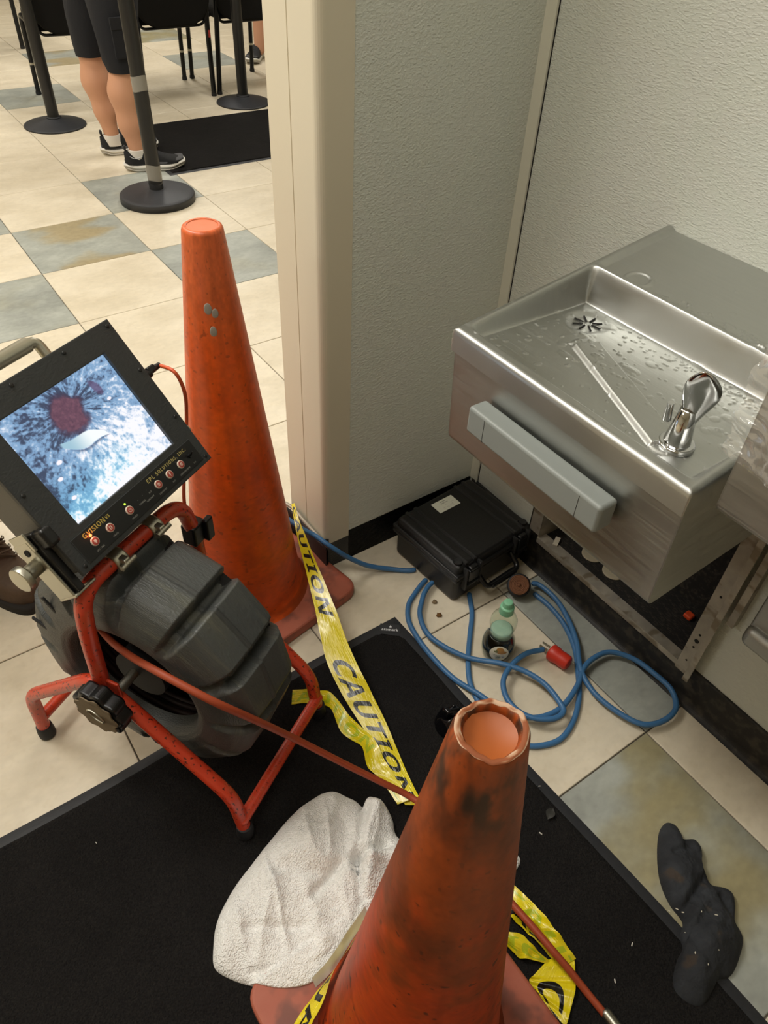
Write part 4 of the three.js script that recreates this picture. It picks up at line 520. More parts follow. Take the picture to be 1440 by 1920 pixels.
{ // strip let down from behind the far cone
  const L = [[-0.366, 0.165, 2.335], [-0.388, 0.165, 2.386], [-0.41, 0.16, 2.441], [-0.426, 0.15, 2.49], [-0.445, 0.135, 2.549], [-0.466, 0.118, 2.611], [-0.487, 0.1, 2.668], [-0.506, 0.08, 2.729], [-0.511, 0.055, 2.793], [-0.509, 0.035, 2.847], [-0.508, 0.02, 2.903], [-0.516, 0.014, 2.964], [-0.525, 0.014, 3.018], [-0.527, 0.014, 3.048]];
  const R = [[-0.36, 0.17, 2.34], [-0.38, 0.17, 2.397], [-0.394, 0.165, 2.456], [-0.408, 0.155, 2.517], [-0.419, 0.14, 2.58], [-0.433, 0.12, 2.651], [-0.448, 0.1, 2.718], [-0.456, 0.08, 2.777], [-0.458, 0.055, 2.83], [-0.463, 0.035, 2.885], [-0.473, 0.02, 2.941], [-0.486, 0.016, 2.998], [-0.494, 0.016, 3.039], [-0.498, 0.016, 3.069]];
  solo('caution_tape', ribbon(L, R, 160, 0.004, 5), tapeMat(tapeFront, -0.102, -0.42), 'long yellow strip with black lettering running down from the far cone', 'caution tape', 'caution tape strips');
  const L2 = [[-0.6, 0.012, 2.735], [-0.567, 0.012, 2.752], [-0.538, 0.014, 2.785], [-0.547, 0.014, 2.85], [-0.53, 0.016, 2.899], [-0.545, 0.018, 2.946], [-0.538, 0.016, 2.983], [-0.539, 0.014, 3.039]], R2 = [[-0.585, 0.03, 2.715], [-0.552, 0.03, 2.735], [-0.521, 0.034, 2.77], [-0.516, 0.026, 2.841], [-0.505, 0.028, 2.905], [-0.511, 0.026, 2.952], [-0.514, 0.022, 3.008], [-0.514, 0.022, 3.047]];
  solo('caution_tape', ribbon(L2, R2, 120, 0.012, 9), tapeMat(tapeBack, 0.2, 0.345), 'twisted yellow strip showing its back, from the reel stand to the towel', 'caution tape', 'caution tape strips');
  const t = thing('caution_tape', 'crumpled yellow tape heap with large black letters right of the nearer cone', 'caution tape', [0, 0, 0], 0, 'caution tape strips');
  const fold = (l, r, m, s) => part('fold', ribbon(l, r, 90, 0.012, s), m, t);
  fold([[-0.476, 0.016, 3.264], [-0.482, 0.018, 3.299], [-0.477, 0.03, 3.329], [-0.474, 0.035, 3.351], [-0.476, 0.03, 3.387], [-0.477, 0.018, 3.416]], [[-0.455, 0.02, 3.264], [-0.455, 0.026, 3.282], [-0.452, 0.042, 3.324], [-0.452, 0.044, 3.37], [-0.449, 0.034, 3.399], [-0.446, 0.022, 3.422]], tapeMat(tapeBack, 0.1, 0.42), 21);
  fold([[-0.5, 0.02, 3.25], [-0.497, 0.02, 3.30], [-0.489, 0.024, 3.335], [-0.483, 0.022, 3.37], [-0.478, 0.016, 3.4]], [[-0.49, 0.035, 3.25], [-0.484, 0.035, 3.29], [-0.474, 0.04, 3.33], [-0.468, 0.038, 3.37], [-0.465, 0.02, 3.405]], tapeMat(tapeFront, 0.55, 0.42), 25);
  fold([[-0.527, 0.014, 3.27], [-0.527, 0.018, 3.305], [-0.528, 0.022, 3.346], [-0.523, 0.022, 3.367], [-0.503, 0.018, 3.386], [-0.488, 0.014, 3.401]], [[-0.512, 0.03, 3.26], [-0.515, 0.034, 3.296], [-0.52, 0.038, 3.325], [-0.501, 0.038, 3.347], [-0.495, 0.03, 3.374], [-0.483, 0.016, 3.398]], tapeMat(tapeBack, 0.4, 0.42), 23);
  fold([[-0.483, 0.014, 3.396], [-0.52, 0.014, 3.399], [-0.53, 0.012, 3.4], [-0.531, 0.012, 3.42], [-0.531, 0.012, 3.453]], [[-0.445, 0.02, 3.417], [-0.463, 0.018, 3.439], [-0.48, 0.016, 3.454], [-0.51, 0.014, 3.472], [-0.526, 0.014, 3.481]], tapeMat(tapeFront, -0.03, -0.42), 24);
  solo('caution_tape', ribbon([[-0.705, 0.038, 3.18], [-0.797, 0.05, 3.217], [-0.842, 0.045, 3.228], [-0.878, 0.042, 3.24], [-0.925, 0.04, 3.262]], [[-0.705, 0.06, 3.192], [-0.795, 0.082, 3.223], [-0.833, 0.072, 3.248], [-0.863, 0.06, 3.262], [-0.9, 0.044, 3.284]], 90, 0.006, 31), tapeMat(tapeFront, 0.3, 0.42), 'narrow yellow strip tucked on the foot of the nearer cone beside the towel', 'caution tape', 'caution tape strips');
}
// ---------------------------------------------------------------- towel
{ const out = [[-0.633, 2.946], [-0.607, 2.982], [-0.592, 3.02], [-0.577, 3.0], [-0.562, 3.02], [-0.563, 3.055], [-0.575, 3.09], [-0.54, 3.14], [-0.459, 3.187], [-0.412, 3.226], [-0.409, 3.247], [-0.431, 3.257], [-0.496, 3.24], [-0.6, 3.19], [-0.686, 3.172], [-0.736, 3.18], [-0.787, 3.2], [-0.828, 3.207], [-0.87, 3.189], [-0.903, 3.159], [-0.933, 3.125], [-0.948, 3.095], [-0.936, 3.065], [-0.914, 3.034], [-0.863, 3.0], [-0.824, 2.985], [-0.783, 2.968], [-0.727, 2.948], [-0.683, 2.941]];
  const cl = tex(512, 512, (u, v) => { const n = fbm(u, v, 90, 90, 2, 261), s = smooth(0.55, 0.85, fbm(u, v, 2, 2, 4, 262)); return lerp3(lerp3(hex(0xe9e7e1), hex(0xfbfaf7), n * 0.6 + 0.4), hex(0xc2ad88), s * 0.35); }); cl.repeat.set(2, 2); const tb = tex(512, 512, (u, v) => fbm(u, v, 128, 128, 2, 263), false); tb.repeat.set(5, 5);
  const terry = mat({ map: cl, roughness: 1, bumpMap: tb, bumpScale: 0.0024, sheen: 0.4, sheenRoughness: 0.8, sheenColor: new THREE.Color(0xffffff) });
  const crease = (x, z, a, b, w, d) => { const dx = b[0] - a[0], dz = b[1] - a[1], L = dx * dx + dz * dz, t = clamp(((x - a[0]) * dx + (z - a[1]) * dz) / L), e = Math.hypot(x - a[0] - dx * t, z - a[1] - dz * t); return d * Math.exp(-((e / w) ** 2)); };
  const ridge = (p, q, a, b, s) => 1 - 2 * Math.abs(noise(p * a + 50, q * b + 50, 512, 512, s) - 0.5);
  const lumps = (x, z) => { const p = x * 0.75 + z * 0.66, q = -x * 0.66 + z * 0.75, w = 0.03 * fbm(x + 3, z, 9, 9, 2, 277); return 0.03 * Math.pow(fbm(x * 0.9 + 3, z * 0.9, 10, 10, 2, 271), 1.2) + 0.017 * (Math.pow(ridge(p + w, q, 15, 4.5, 272), 2) - 0.4) + 0.009 * (Math.pow(ridge(p - q * 0.5 + w, q, 26, 7, 274), 2.5) - 0.3) + 0.003 * noise(x * 90, z * 90, 4096, 4096, 273); };
  const H = (s, x, z) => { const edge = Math.pow(1 - Math.pow(s, 5), 0.6); let h = 0.028 + lumps(x, z) + 0.022 * Math.exp(-(((x + 0.72) / 0.12) ** 2 + ((z - 3.05) / 0.09) ** 2)) + 0.016 * (z > 3.15 ? smooth(3.15, 3.19, z) : 0);
    h -= crease(x, z, [-0.6, 3.02], [-0.665, 3.09], 0.009, 0.024) + crease(x, z, [-0.665, 3.09], [-0.61, 3.1], 0.007, 0.02) + crease(x, z, [-0.67, 3.095], [-0.70, 3.16], 0.008, 0.022) + crease(x, z, [-0.88, 3.08], [-0.8, 3.13], 0.007, 0.009) + crease(x, z, [-0.9, 3.14], [-0.82, 3.19], 0.007, 0.014) + crease(x, z, [-0.8, 3.02], [-0.72, 3.09], 0.014, 0.01) + crease(x, z, [-0.76, 3.1], [-0.7, 3.085], 0.008, 0.014);
    h += crease(x, z, [-0.585, 3.03], [-0.65, 3.075], 0.014, 0.02) + crease(x, z, [-0.6, 2.99], [-0.555, 3.03], 0.014, 0.016) + crease(x, z, [-0.645, 3.11], [-0.6, 3.13], 0.016, 0.018); const inB = smooth(-0.93, -0.912, x) * smooth(-0.53, -0.548, x) * smooth(3.145, 3.16, z); h *= mix(1, 0.45, smooth(-0.57, -0.5, x)); return 0.009 + Math.max(Math.max(h, 0.014) * edge, inB * (0.026 + 0.012 * edge)); };
  const t = thing('towel', 'crumpled white terry towel with brownish stains lying against the nearer cone', 'towel', [0, 0, 0]);
  part('cloth', heap(out, [-0.72, 3.08], H, 0.009, 90, 300), terry, t);
  const hem = out.slice(16, 21); part('hem', ribbon([[-0.70, 0.05, 3.17], [-0.745, 0.052, 3.186], [-0.79, 0.05, 3.203], [-0.828, 0.045, 3.21]].map((p) => [p[0], p[1] + 0.004, p[2] - 0.004]), [[-0.70, 0.04, 3.178], [-0.745, 0.04, 3.194], [-0.79, 0.036, 3.212], [-0.828, 0.034, 3.217]], 60, 0.004, 41), mat({ color: 0xe2ddd0, roughness: 0.95 }), t, 'woven flat hem');
  // part of cloth that comes out on the far side of the cone is the same heap
}
// ---------------------------------------------------------------- dirty glove, bag, bits
{ const out = [[-0.145, 3.356], [-0.122, 3.354], [-0.114, 3.366], [-0.123, 3.379], [-0.122, 3.392], [-0.105, 3.405], [-0.106, 3.419], [-0.122, 3.43], [-0.139, 3.454], [-0.147, 3.474], [-0.13, 3.494], [-0.127, 3.506], [-0.139, 3.521], [-0.164, 3.539], [-0.173, 3.561], [-0.203, 3.577], [-0.242, 3.586], [-0.263, 3.578], [-0.287, 3.583], [-0.32, 3.586], [-0.335, 3.571], [-0.339, 3.548], [-0.328, 3.534], [-0.3, 3.52], [-0.279, 3.514], [-0.261, 3.498], [-0.241, 3.487], [-0.236, 3.455], [-0.223, 3.425], [-0.197, 3.394]];
  const gm = tex(256, 256, (u, v) => { const n = fbm(u, v, 8, 8, 4, 281), r = smooth(0.66, 0.8, fbm(u, v, 6, 6, 3, 282)); return lerp3(lerp3(hex(0x17181b), hex(0x33363a), n), hex(0x4a3624), r * 0.5); }); gm.repeat.set(5, 5);
  const m = mat({ map: gm, roughness: 0.9, bumpMap: tb2(), bumpScale: 0.0012 });
  const t = thing('glove', 'crumpled dirty black work glove lying on the grey tile at the mat edge', 'glove', [0, 0, 0]);
  const seg = (x, z, a, b, w, d) => { const dx = b[0] - a[0], dz = b[1] - a[1], L = dx * dx + dz * dz, t2 = clamp(((x - a[0]) * dx + (z - a[1]) * dz) / L), e = Math.hypot(x - a[0] - dx * t2, z - a[1] - dz * t2); return d * Math.exp(-((e / w) ** 2)); };
  part('glove_body', heap(out, [-0.205, 3.49], (s, x, z) => 0.004 + Math.pow(1 - Math.pow(s, 3), 0.55) * (0.026 + seg(x, z, [-0.3, 3.555], [-0.21, 3.53], 0.035, 0.02) + seg(x, z, [-0.135, 3.37], [-0.2, 3.42], 0.02, 0.006) - seg(x, z, [-0.24, 3.478], [-0.16, 3.462], 0.009, 0.014) - seg(x, z, [-0.26, 3.51], [-0.19, 3.5], 0.01, 0.01) - seg(x, z, [-0.165, 3.4], [-0.13, 3.41], 0.007, 0.008) - seg(x, z, [-0.155, 3.5], [-0.18, 3.56], 0.008, 0.012) + 0.02 * (fbm(x * 3 + 2, z * 3, 10, 10, 4, 285) - 0.5)), 0.001, 60, 220), m, t);
  const lint = [], r = rng(12), ray = new THREE.Raycaster(), gb = t.children[0]; gb.updateMatrixWorld(true); const skinY = (x, z) => { ray.set(V3(x, 1, z), V3(0, -1, 0)); const q = ray.intersectObject(gb); return q.length ? q[0].point.y : 0.03; }; for (let i = 0; i < 9; i++) { const x = -0.28 + 0.12 * r(), z = 3.46 + 0.1 * r(); lint.push(new THREE.SphereGeometry(0.0008 + 0.0007 * r(), 6, 4).scale(1, 0.5, 1 + 2 * r()).rotateY(r() * 3).translate(x, skinY(x, z) + 0.0002, z)); }
  part('lint', lint, mat({ color: 0xc9c2b0, roughness: 0.9 }), t).userData.kind = 'stuff';
  const bag = thing('plastic_bag', 'small crumpled black plastic bag behind the torn cone top', 'bag', [0, 0, 0]);
  part('bag_film', heap([[-0.365, 2.931], [-0.344, 2.922], [-0.314, 2.931], [-0.291, 2.957], [-0.31, 2.997], [-0.363, 2.992], [-0.378, 2.96]], [-0.335, 2.96], (s, x, z) => 0.009 + Math.pow(1 - s ** 3, 0.6) * (0.022 + 0.03 * Math.abs(noise(x * 60, z * 60, 4096, 4096, 291) - 0.5) * 2), 0.008, 40, 120), mat({ color: 0x0b0b0d, roughness: 0.2 }), bag);
}
function tb2() { const t = tex(256, 256, (u, v) => fbm(u, v, 60, 60, 3, 283), false); t.repeat.set(5, 5); return t; }
{ const leaf = solo('dry_leaf', grid(10, 6, (u, v) => { const x = (u - 0.5) * 0.03, w = 0.009 * Math.sin(Math.PI * clamp(u)), z = (v - 0.5) * 2 * w; return [x, 0.003 + 0.004 * Math.abs(v - 0.5) + 0.003 * Math.sin(u * 5), z]; }), mat({ color: 0x34332f, roughness: 0.7 }), 'small dark curled leaf on the mat right of the cone', 'leaf'); leaf.position.set(-0.303, 0.0085, 3.216); leaf.rotation.y = 0.4;
  const crumb = (s, seed) => { const g = mergeVertices(new THREE.IcosahedronGeometry(s, 1)), p = g.attributes.position; for (let i = 0; i < p.count; i++) { const k = 0.75 + 0.5 * hash(i, 3, seed); p.setXYZ(i, p.getX(i) * k, Math.max(-s * 0.5, p.getY(i) * k * 0.7), p.getZ(i) * k); } g.computeVertexNormals(); return g; };
  const a = solo('crumb', crumb(0.006, 1), mat({ color: 0x7d6a4e, roughness: 0.9 }), 'grey brown crumb on the tile left of the blue cord strand, upper of two', 'crumb', 'crumbs on the tile'); a.position.set(-0.164, 0.003, 2.671);
  const b = solo('crumb', crumb(0.0065, 2), mat({ color: 0x6b4a20, roughness: 0.9 }), 'rust brown crumb on the tile below the grey brown one', 'crumb', 'crumbs on the tile'); b.position.set(-0.18, 0.003, 2.709);
  const r = rng(44), L = []; const spots = [[-0.344, 3.233], [-0.411, 3.481], [-0.345, 3.46], [-0.58, 2.93]]; for (let i = 0; i < 34; i++) { const k = i < spots.length ? spots[i] : [mix(-1.5, -0.28, r()), mix(2.75, 3.75, r())]; if (Math.hypot(k[0] + 0.729, k[1] - 3.341) < 0.3 || (k[0] > -0.98 && k[0] < -0.39 && k[1] > 2.92 && k[1] < 3.28)) continue; const s = i < 4 ? 1.1 : 0.3 + 0.5 * r(); L.push(new THREE.CapsuleGeometry(0.0011 * s, 0.004 * s, 3, 6).rotateZ(Math.PI / 2).rotateY(r() * 6).translate(k[0], 0.0095, k[1])); }
  const o = solo('lint', L, mat({ color: 0xd0ccc2, roughness: 0.9 }), 'white lint flecks scattered over the large black mat', 'lint'); o.userData.kind = 'stuff'; }
// ---------------------------------------------------------------- the hall beyond: stanchions, chairs, people
{ const dome = [[0.0, 0.056], [0.04, 0.055], [0.045, 0.053], [0.1, 0.046], [0.16, 0.036], [0.172, 0.033], [0.176, 0.0295], [0.1765, 0.001], [0, 0.001]], flat = [[0.0, 0.044], [0.04, 0.043], [0.046, 0.04], [0.1, 0.026], [0.165, 0.011], [0.172, 0.008], [0.174, 0.001], [0, 0.001]];
  const rub = mat({ color: 0x2b2c30, roughness: 0.5, bumpMap: wallBumpFine, bumpScale: 0.0003 });
  const make = (label, x, z, prof) => { const t = thing('queue_stanchion', label, 'stanchion', [x, 0, z], 0, 'black queue stanchions in the hall');
    part('base', lathe(prof, 72), rub, t); part('post', lathe([[0, 0.03], [0.0325, 0.03], [0.0325, 0.93], [0, 0.93]], 36), M.blackPaint, t); part('collar', lathe([[0.0325, 0.04], [0.043, 0.04], [0.042, 0.047], [0.0325, 0.05]], 36), M.blackRubber, t); part('belt_head', lathe([[0.0, 0.93], [0.036, 0.93], [0.038, 0.94], [0.038, 1.0], [0.034, 1.006], [0, 1.006]], 36), M.blackPlastic, t); return t; };
  const a = make('black queue stanchion with clear tape round its post, nearest the shoes', 0.245, -0.06, dome); make('black queue stanchion left of the standing legs', 0.165, -1.41, flat); make('black queue stanchion half hidden by the wall end, by the chairs', 1.36, -1.36, flat);
  const tp = mat({ color: 0xb9b4a8, roughness: 0.25, transmission: 0.55, thickness: 0 }); const band = (y0, y1, s) => grid(60, 10, (u, v) => { const q = u * 6.2832, r = 0.0331 + 0.0009 * noise(u * 9, v * 4, 9, 64, s); return [r * Math.cos(q), mix(y0, y1, v) + 0.004 * Math.sin(q * 2 + s), r * Math.sin(q)]; });
  part('tape_band', band(0.095, 0.165, 3), tp, a, 'crinkled clear tape'); part('tape_band', band(0.475, 0.535, 5), tp, a, 'clear tape with grey edge'); part('tape_band', band(0.05, 0.085, 8), mat({ color: 0x2a2a2a, roughness: 0.12 }), a);
}
{ const fabric = mat({ color: 0x1c1b19, roughness: 0.95, bumpMap: pileBump, bumpScale: 0.0008, specularIntensity: 0.2 });
  const steelTube = mat({ color: 0x161616, roughness: 0.3, metalness: 0.4 });
  const make = () => { const t = thing('stacking_chair', 'black padded stacking chair', 'chair', [0, 0, 0], 0, 'black padded chairs in a row');
    const s = new THREE.Shape(), w = 0.225; s.moveTo(-w + 0.11, 0); s.lineTo(w - 0.11, 0); s.quadraticCurveTo(w - 0.01, 0.02, w, 0.13); s.lineTo(w, 0.4); s.quadraticCurveTo(w, 0.47, w - 0.07, 0.47); s.lineTo(-w + 0.07, 0.47); s.quadraticCurveTo(-w, 0.47, -w, 0.4); s.lineTo(-w, 0.13); s.quadraticCurveTo(-w + 0.01, 0.02, -w + 0.11, 0);
    part('backrest', new THREE.ExtrudeGeometry(s, { depth: 0.03, bevelEnabled: true, bevelThickness: 0.012, bevelSize: 0.012, bevelSegments: 4, curveSegments: 10 }).rotateX(0.1).translate(0, 0.432, 0.05), fabric, t);
    part('seat', rbox(0.45, 0.065, 0.46, 0.026, 0, 0.455, -0.19), fabric, t);
    for (const x of [-1, 1]) { part('leg', bent([[x * 0.235, 0.012, -0.43], [x * 0.232, 0.44, -0.40], [x * 0.23, 0.44, -0.05]], 0.0145, 0.04), steelTube, t); part('leg', bent([[x * 0.238, 0.012, 0.02], [x * 0.225, 0.43, 0.05], [x * 0.222, 0.88, 0.11]], 0.016, 0.06), steelTube, t); part('joint', lathe([[0.0146, 0], [0.0158, 0.003], [0.0158, 0.012], [0.0146, 0.015]], 18).translate(x * 0.234, 0.17, -0.419), M.zinc, t); part('foot', lathe([[0, 0], [0.016, 0], [0.018, 0.004], [0.0165, 0.02]], 18).translate(x * 0.235, 0, -0.43), M.blackRubber, t); part('foot', lathe([[0, 0], [0.016, 0], [0.018, 0.004], [0.0165, 0.02]], 18).translate(x * 0.238, 0, 0.02), M.blackRubber, t); }
    part('under_loop', bent([[-0.223, 0.47, 0.055], [-0.2, 0.41, 0.05], [0.2, 0.41, 0.05], [0.223, 0.47, 0.055]], 0.008, 0.06), steelTube, t); return t; };
  const c = make(); c.position.set(0.455, 0, -1.63); c.rotation.y = -0.1; c.userData.label = 'black padded chair at the left, behind the standing legs';
  const put = (x, z, turn, label) => { const o = c.clone(); o.name = numbered('stacking_chair'); o.position.set(x, 0, z); o.rotation.y = turn; o.userData.label = label; scene.add(o); return o; };
  const m = put(1.02, -1.6, 0.02, 'black padded chair in the middle of the row, with a red sticker on its leg'); put(1.545, -1.62, 0, 'black padded chair next to the wall end, right end of the row'); put(0.28, -3.3, 0.3, 'black padded chair far off at the upper left edge');
  part('sticker', rbox(0.014, 0.04, 0.002, 0.0008, 0.229, 0.36, 0.062), mat({ color: 0xb03a34, roughness: 0.5 }), m, 'small red sticker');
}
// shoe: x forward from the heel; built once, cloned for the second
const knit = mat({ color: 0x17181a, roughness: 0.85, bumpMap: pileBump, bumpScale: 0.0008 });
function shoe(parent, pos, turn) {
  const t = new THREE.Group(); t.name = 'shoe'; t.position.set(...pos); t.rotation.y = turn; parent.add(t); const N = 26, K = 22;
  const half = (x) => { const q = x / 0.3; return 0.034 + 0.017 * Math.sin(Math.PI * clamp((q - 0.3) / 1.05)) * (q > 0.3 ? 1 : 0) + 0.004 * Math.sin(q * 9); }, end = (x) => Math.sqrt(clamp(1 - Math.pow(clamp((0.035 - x) / 0.035), 2))) * Math.sqrt(clamp(1 - Math.pow(clamp((x - 0.235) / 0.065), 2)));
  const slab = (y0, y1, grow) => { const R = [0, 1].map((k) => { const y = k ? y1 : y0; return Array.from({ length: 64 }, (_, i) => { const a = -i / 64 * Math.PI * 2, cx = 0.15 + 0.152 * Math.cos(a) * (1 + grow * 0.02), hw = half(clamp(cx, 0, 0.3)) * 1.06 + grow * 0.001; const lift = 0.018 * smooth(0.22, 0.3, cx) + 0.012 * smooth(0.05, 0, cx); return [cx, y + lift * (k ? 0.8 : 1), Math.sign(Math.sin(a)) * Math.pow(Math.abs(Math.sin(a)), 0.55) * hw]; }); }); return loft(R); };
  part('outsole', slab(0.0, 0.012, 0), mat({ color: 0xcfcabf, roughness: 0.7 }), t); part('midsole', slab(0.011, 0.03, 1.5), mat({ color: 0xe4e0d6, roughness: 0.7 }), t, 'thick white midsole'); part('sole_band', slab(0.028, 0.044, -1), mat({ color: 0x4a4a4c, roughness: 0.7 }), t);
  const R = []; for (let j = 0; j <= K; j++) { const x = mix(0.004, 0.296, j / K), top = x < 0.1 ? 0.105 - 0.012 * Math.sin(Math.PI * x / 0.1) + 0.02 * smooth(0.03, 0, x) : mix(0.105, 0.058, smooth(0.1, 0.26, x)); const w = half(x) * Math.max(0.12, end(x)), h = mix(0.05, top, Math.pow(end(x), 0.7)); R.push(Array.from({ length: N }, (_, i) => { const a = -i / N * Math.PI * 2, c = Math.cos(a), s = Math.sin(a); return [x, 0.036 + (h - 0.036) * Math.max(0, s > 0 ? Math.pow(s, 0.75) : 0), w * Math.sign(c) * Math.pow(Math.abs(c), 0.6) * (s > 0.6 ? mix(1, 0.85, (s - 0.6) / 0.4) : 1)]; })); }
  part('upper', loft(R), knit, t); part('heel_tab', rbox(0.012, 0.022, 0.026, 0.005, 0.012, 0.112, 0), M.blackRubber, t);
  const laces = []; for (let k = 0; k < 5; k++) { const x = 0.115 + k * 0.022; laces.push(sweep([[x, 0.088 - k * 0.007, -0.022], [x + 0.004, 0.104 - k * 0.008, 0], [x, 0.088 - k * 0.007, 0.022]], 0.0022, 12, 6)); } part('laces', laces, mat({ color: 0x2a2a2c, roughness: 0.8 }), t);
  for (const s of [-1, 1]) part('side_mark', sweep([[0.03, 0.078, s * 0.0375], [0.05, 0.068, s * 0.04], [0.09, 0.074, s * 0.04]], 0.0016, 16, 6), mat({ color: 0xcfd0d2, roughness: 0.4 }), t, 'pale check-shaped mark');
  return t;
}
const skinMap = tex(256, 256, (u, v) => { const n = fbm(u, v, 8, 8, 4, 301); return lerp3(hex(0xc08a6a), hex(0xd3a080), n); });
const skin = mat({ color: 0xc99474, roughness: 0.55 }), sockM = mat({ color: 0xd6d0c6, roughness: 0.95 });
{ const p = thing('person', 'person standing in black cargo shorts and black running shoes with white soles', 'person', [0, 0, 0]);
  const bones = [[0.335, 0.52, -0.5, 0.066, 0.35, 0.9, -0.52, 0.09], [0.335, 0.52, -0.5, 0.062, 0.308, 0.36, -0.505, 0.066], [0.308, 0.36, -0.505, 0.066, 0.312, 0.22, -0.5, 0.052], [0.312, 0.22, -0.5, 0.05, 0.326, 0.07, -0.49, 0.036], [0.27, 0.52, -0.77, 0.064, 0.32, 0.9, -0.72, 0.09], [0.27, 0.52, -0.77, 0.06, 0.263, 0.36, -0.77, 0.063], [0.263, 0.36, -0.77, 0.063, 0.28, 0.22, -0.77, 0.05], [0.28, 0.22, -0.77, 0.048, 0.297, 0.07, -0.775, 0.035],
    [0.35, 0.9, -0.54, 0.12, 0.32, 0.92, -0.7, 0.12], [0.34, 0.95, -0.62, 0.14, 0.34, 1.4, -0.62, 0.15], [0.34, 1.44, -0.44, 0.06, 0.34, 1.44, -0.8, 0.06], [0.34, 1.5, -0.62, 0.055, 0.35, 1.6, -0.62, 0.055], [0.36, 1.68, -0.62, 0.095, 0.365, 1.75, -0.62, 0.095], [0.34, 1.44, -0.42, 0.05, 0.33, 1.15, -0.38, 0.042], [0.33, 1.15, -0.38, 0.04, 0.45, 0.98, -0.4, 0.03], [0.34, 1.44, -0.82, 0.05, 0.33, 1.15, -0.87, 0.042], [0.33, 1.15, -0.87, 0.04, 0.45, 0.98, -0.85, 0.03]];
  part('body', bodyMesh(bones, 0.013, 0.035), skin, p);
  const cloth = mat({ color: 0x14151a, roughness: 0.92, bumpMap: pileBump, bumpScale: 0.0006 });
  const wr = (rings, s) => loft(rings.map((r, j) => r.map((q) => { const n = noise(Math.atan2(q[2] - r[0][2], q[0] - r[0][0]) * 3 + 20, q[1] * 14, 512, 512, s) - 0.5; return [q[0] + n * 0.018, q[1], q[2] + n * 0.014]; })), false);
  const leg = (l, s) => wr(l.map(([x, y, z, a, b]) => ring([x, y, z], a, b, 36)), s);
  const sh = part('shorts', [leg([[0.332, 0.455, -0.5, 0.084, 0.086], [0.332, 0.5, -0.5, 0.093, 0.094], [0.33, 0.6, -0.505, 0.1, 0.1], [0.335, 0.75, -0.52, 0.118, 0.11], [0.34, 0.86, -0.55, 0.13, 0.12]], 311), leg([[0.262, 0.475, -0.768, 0.074, 0.078], [0.265, 0.52, -0.766, 0.082, 0.084], [0.285, 0.65, -0.75, 0.1, 0.095], [0.31, 0.78, -0.72, 0.12, 0.11], [0.325, 0.86, -0.69, 0.13, 0.12]], 312), wr([ring([0.335, 0.8, -0.62], 0.14, 0.2, 40), ring([0.335, 0.92, -0.62], 0.15, 0.19, 40), ring([0.335, 1.02, -0.62], 0.145, 0.17, 40)], 313)], cloth, p, 'black knee-length cargo shorts');
  part('cargo_pocket', rbox(0.13, 0.15, 0.012, 0.005, 0.335, 0.6, -0.398), cloth, sh); part('pocket_flap', rbox(0.135, 0.05, 0.012, 0.004, 0.335, 0.665, -0.393), cloth, sh); part('button', new THREE.CylinderGeometry(0.008, 0.008, 0.004, 16).rotateX(Math.PI / 2).translate(0.34, 0.655, -0.386), mat({ color: 0x8a7a70, roughness: 0.4 }), sh);
  part('shirt', wr([ring([0.335, 0.95, -0.62], 0.165, 0.2, 40), ring([0.335, 1.2, -0.62], 0.17, 0.215, 40), ring([0.34, 1.42, -0.62], 0.165, 0.23, 40), ring([0.34, 1.52, -0.62], 0.08, 0.1, 40)], 314), mat({ color: 0x2c3038, roughness: 0.9 }), p);
  for (const [x, z, y] of [[0.322, -0.491, 0.07], [0.293, -0.775, 0.07]]) part('sock', loft([ring([x + 0.006, 0.05, z], 0.05, 0.04, 24), ring([x, y, z], 0.046, 0.042, 24), ring([x - 0.002, y + 0.032, z], 0.045, 0.0435, 24), ring([x - 0.002, y + 0.034, z], 0.038, 0.038, 24)], false), sockM, p, 'white ankle sock');
  shoe(p, [0.252, 0.001, -0.505], -0.26); shoe(p, [0.228, 0.001, -0.79], -0.12);
}
{ const p = thing('person', 'bare lower leg with a dark shoe showing past the wall end', 'person', [0, 0, 0]); part('body', bodyMesh([[2.0, 0.07, -2.34, 0.04, 2.03, 0.3, -2.36, 0.058], [2.03, 0.3, -2.36, 0.058, 2.03, 0.5, -2.38, 0.066], [2.03, 0.5, -2.38, 0.07, 2.3, 0.54, -2.7, 0.085]], 0.016, 0.03), skin, p); shoe(p, [2.06, 0.001, -2.44], -1.05 - Math.PI / 2 + 0.3); }
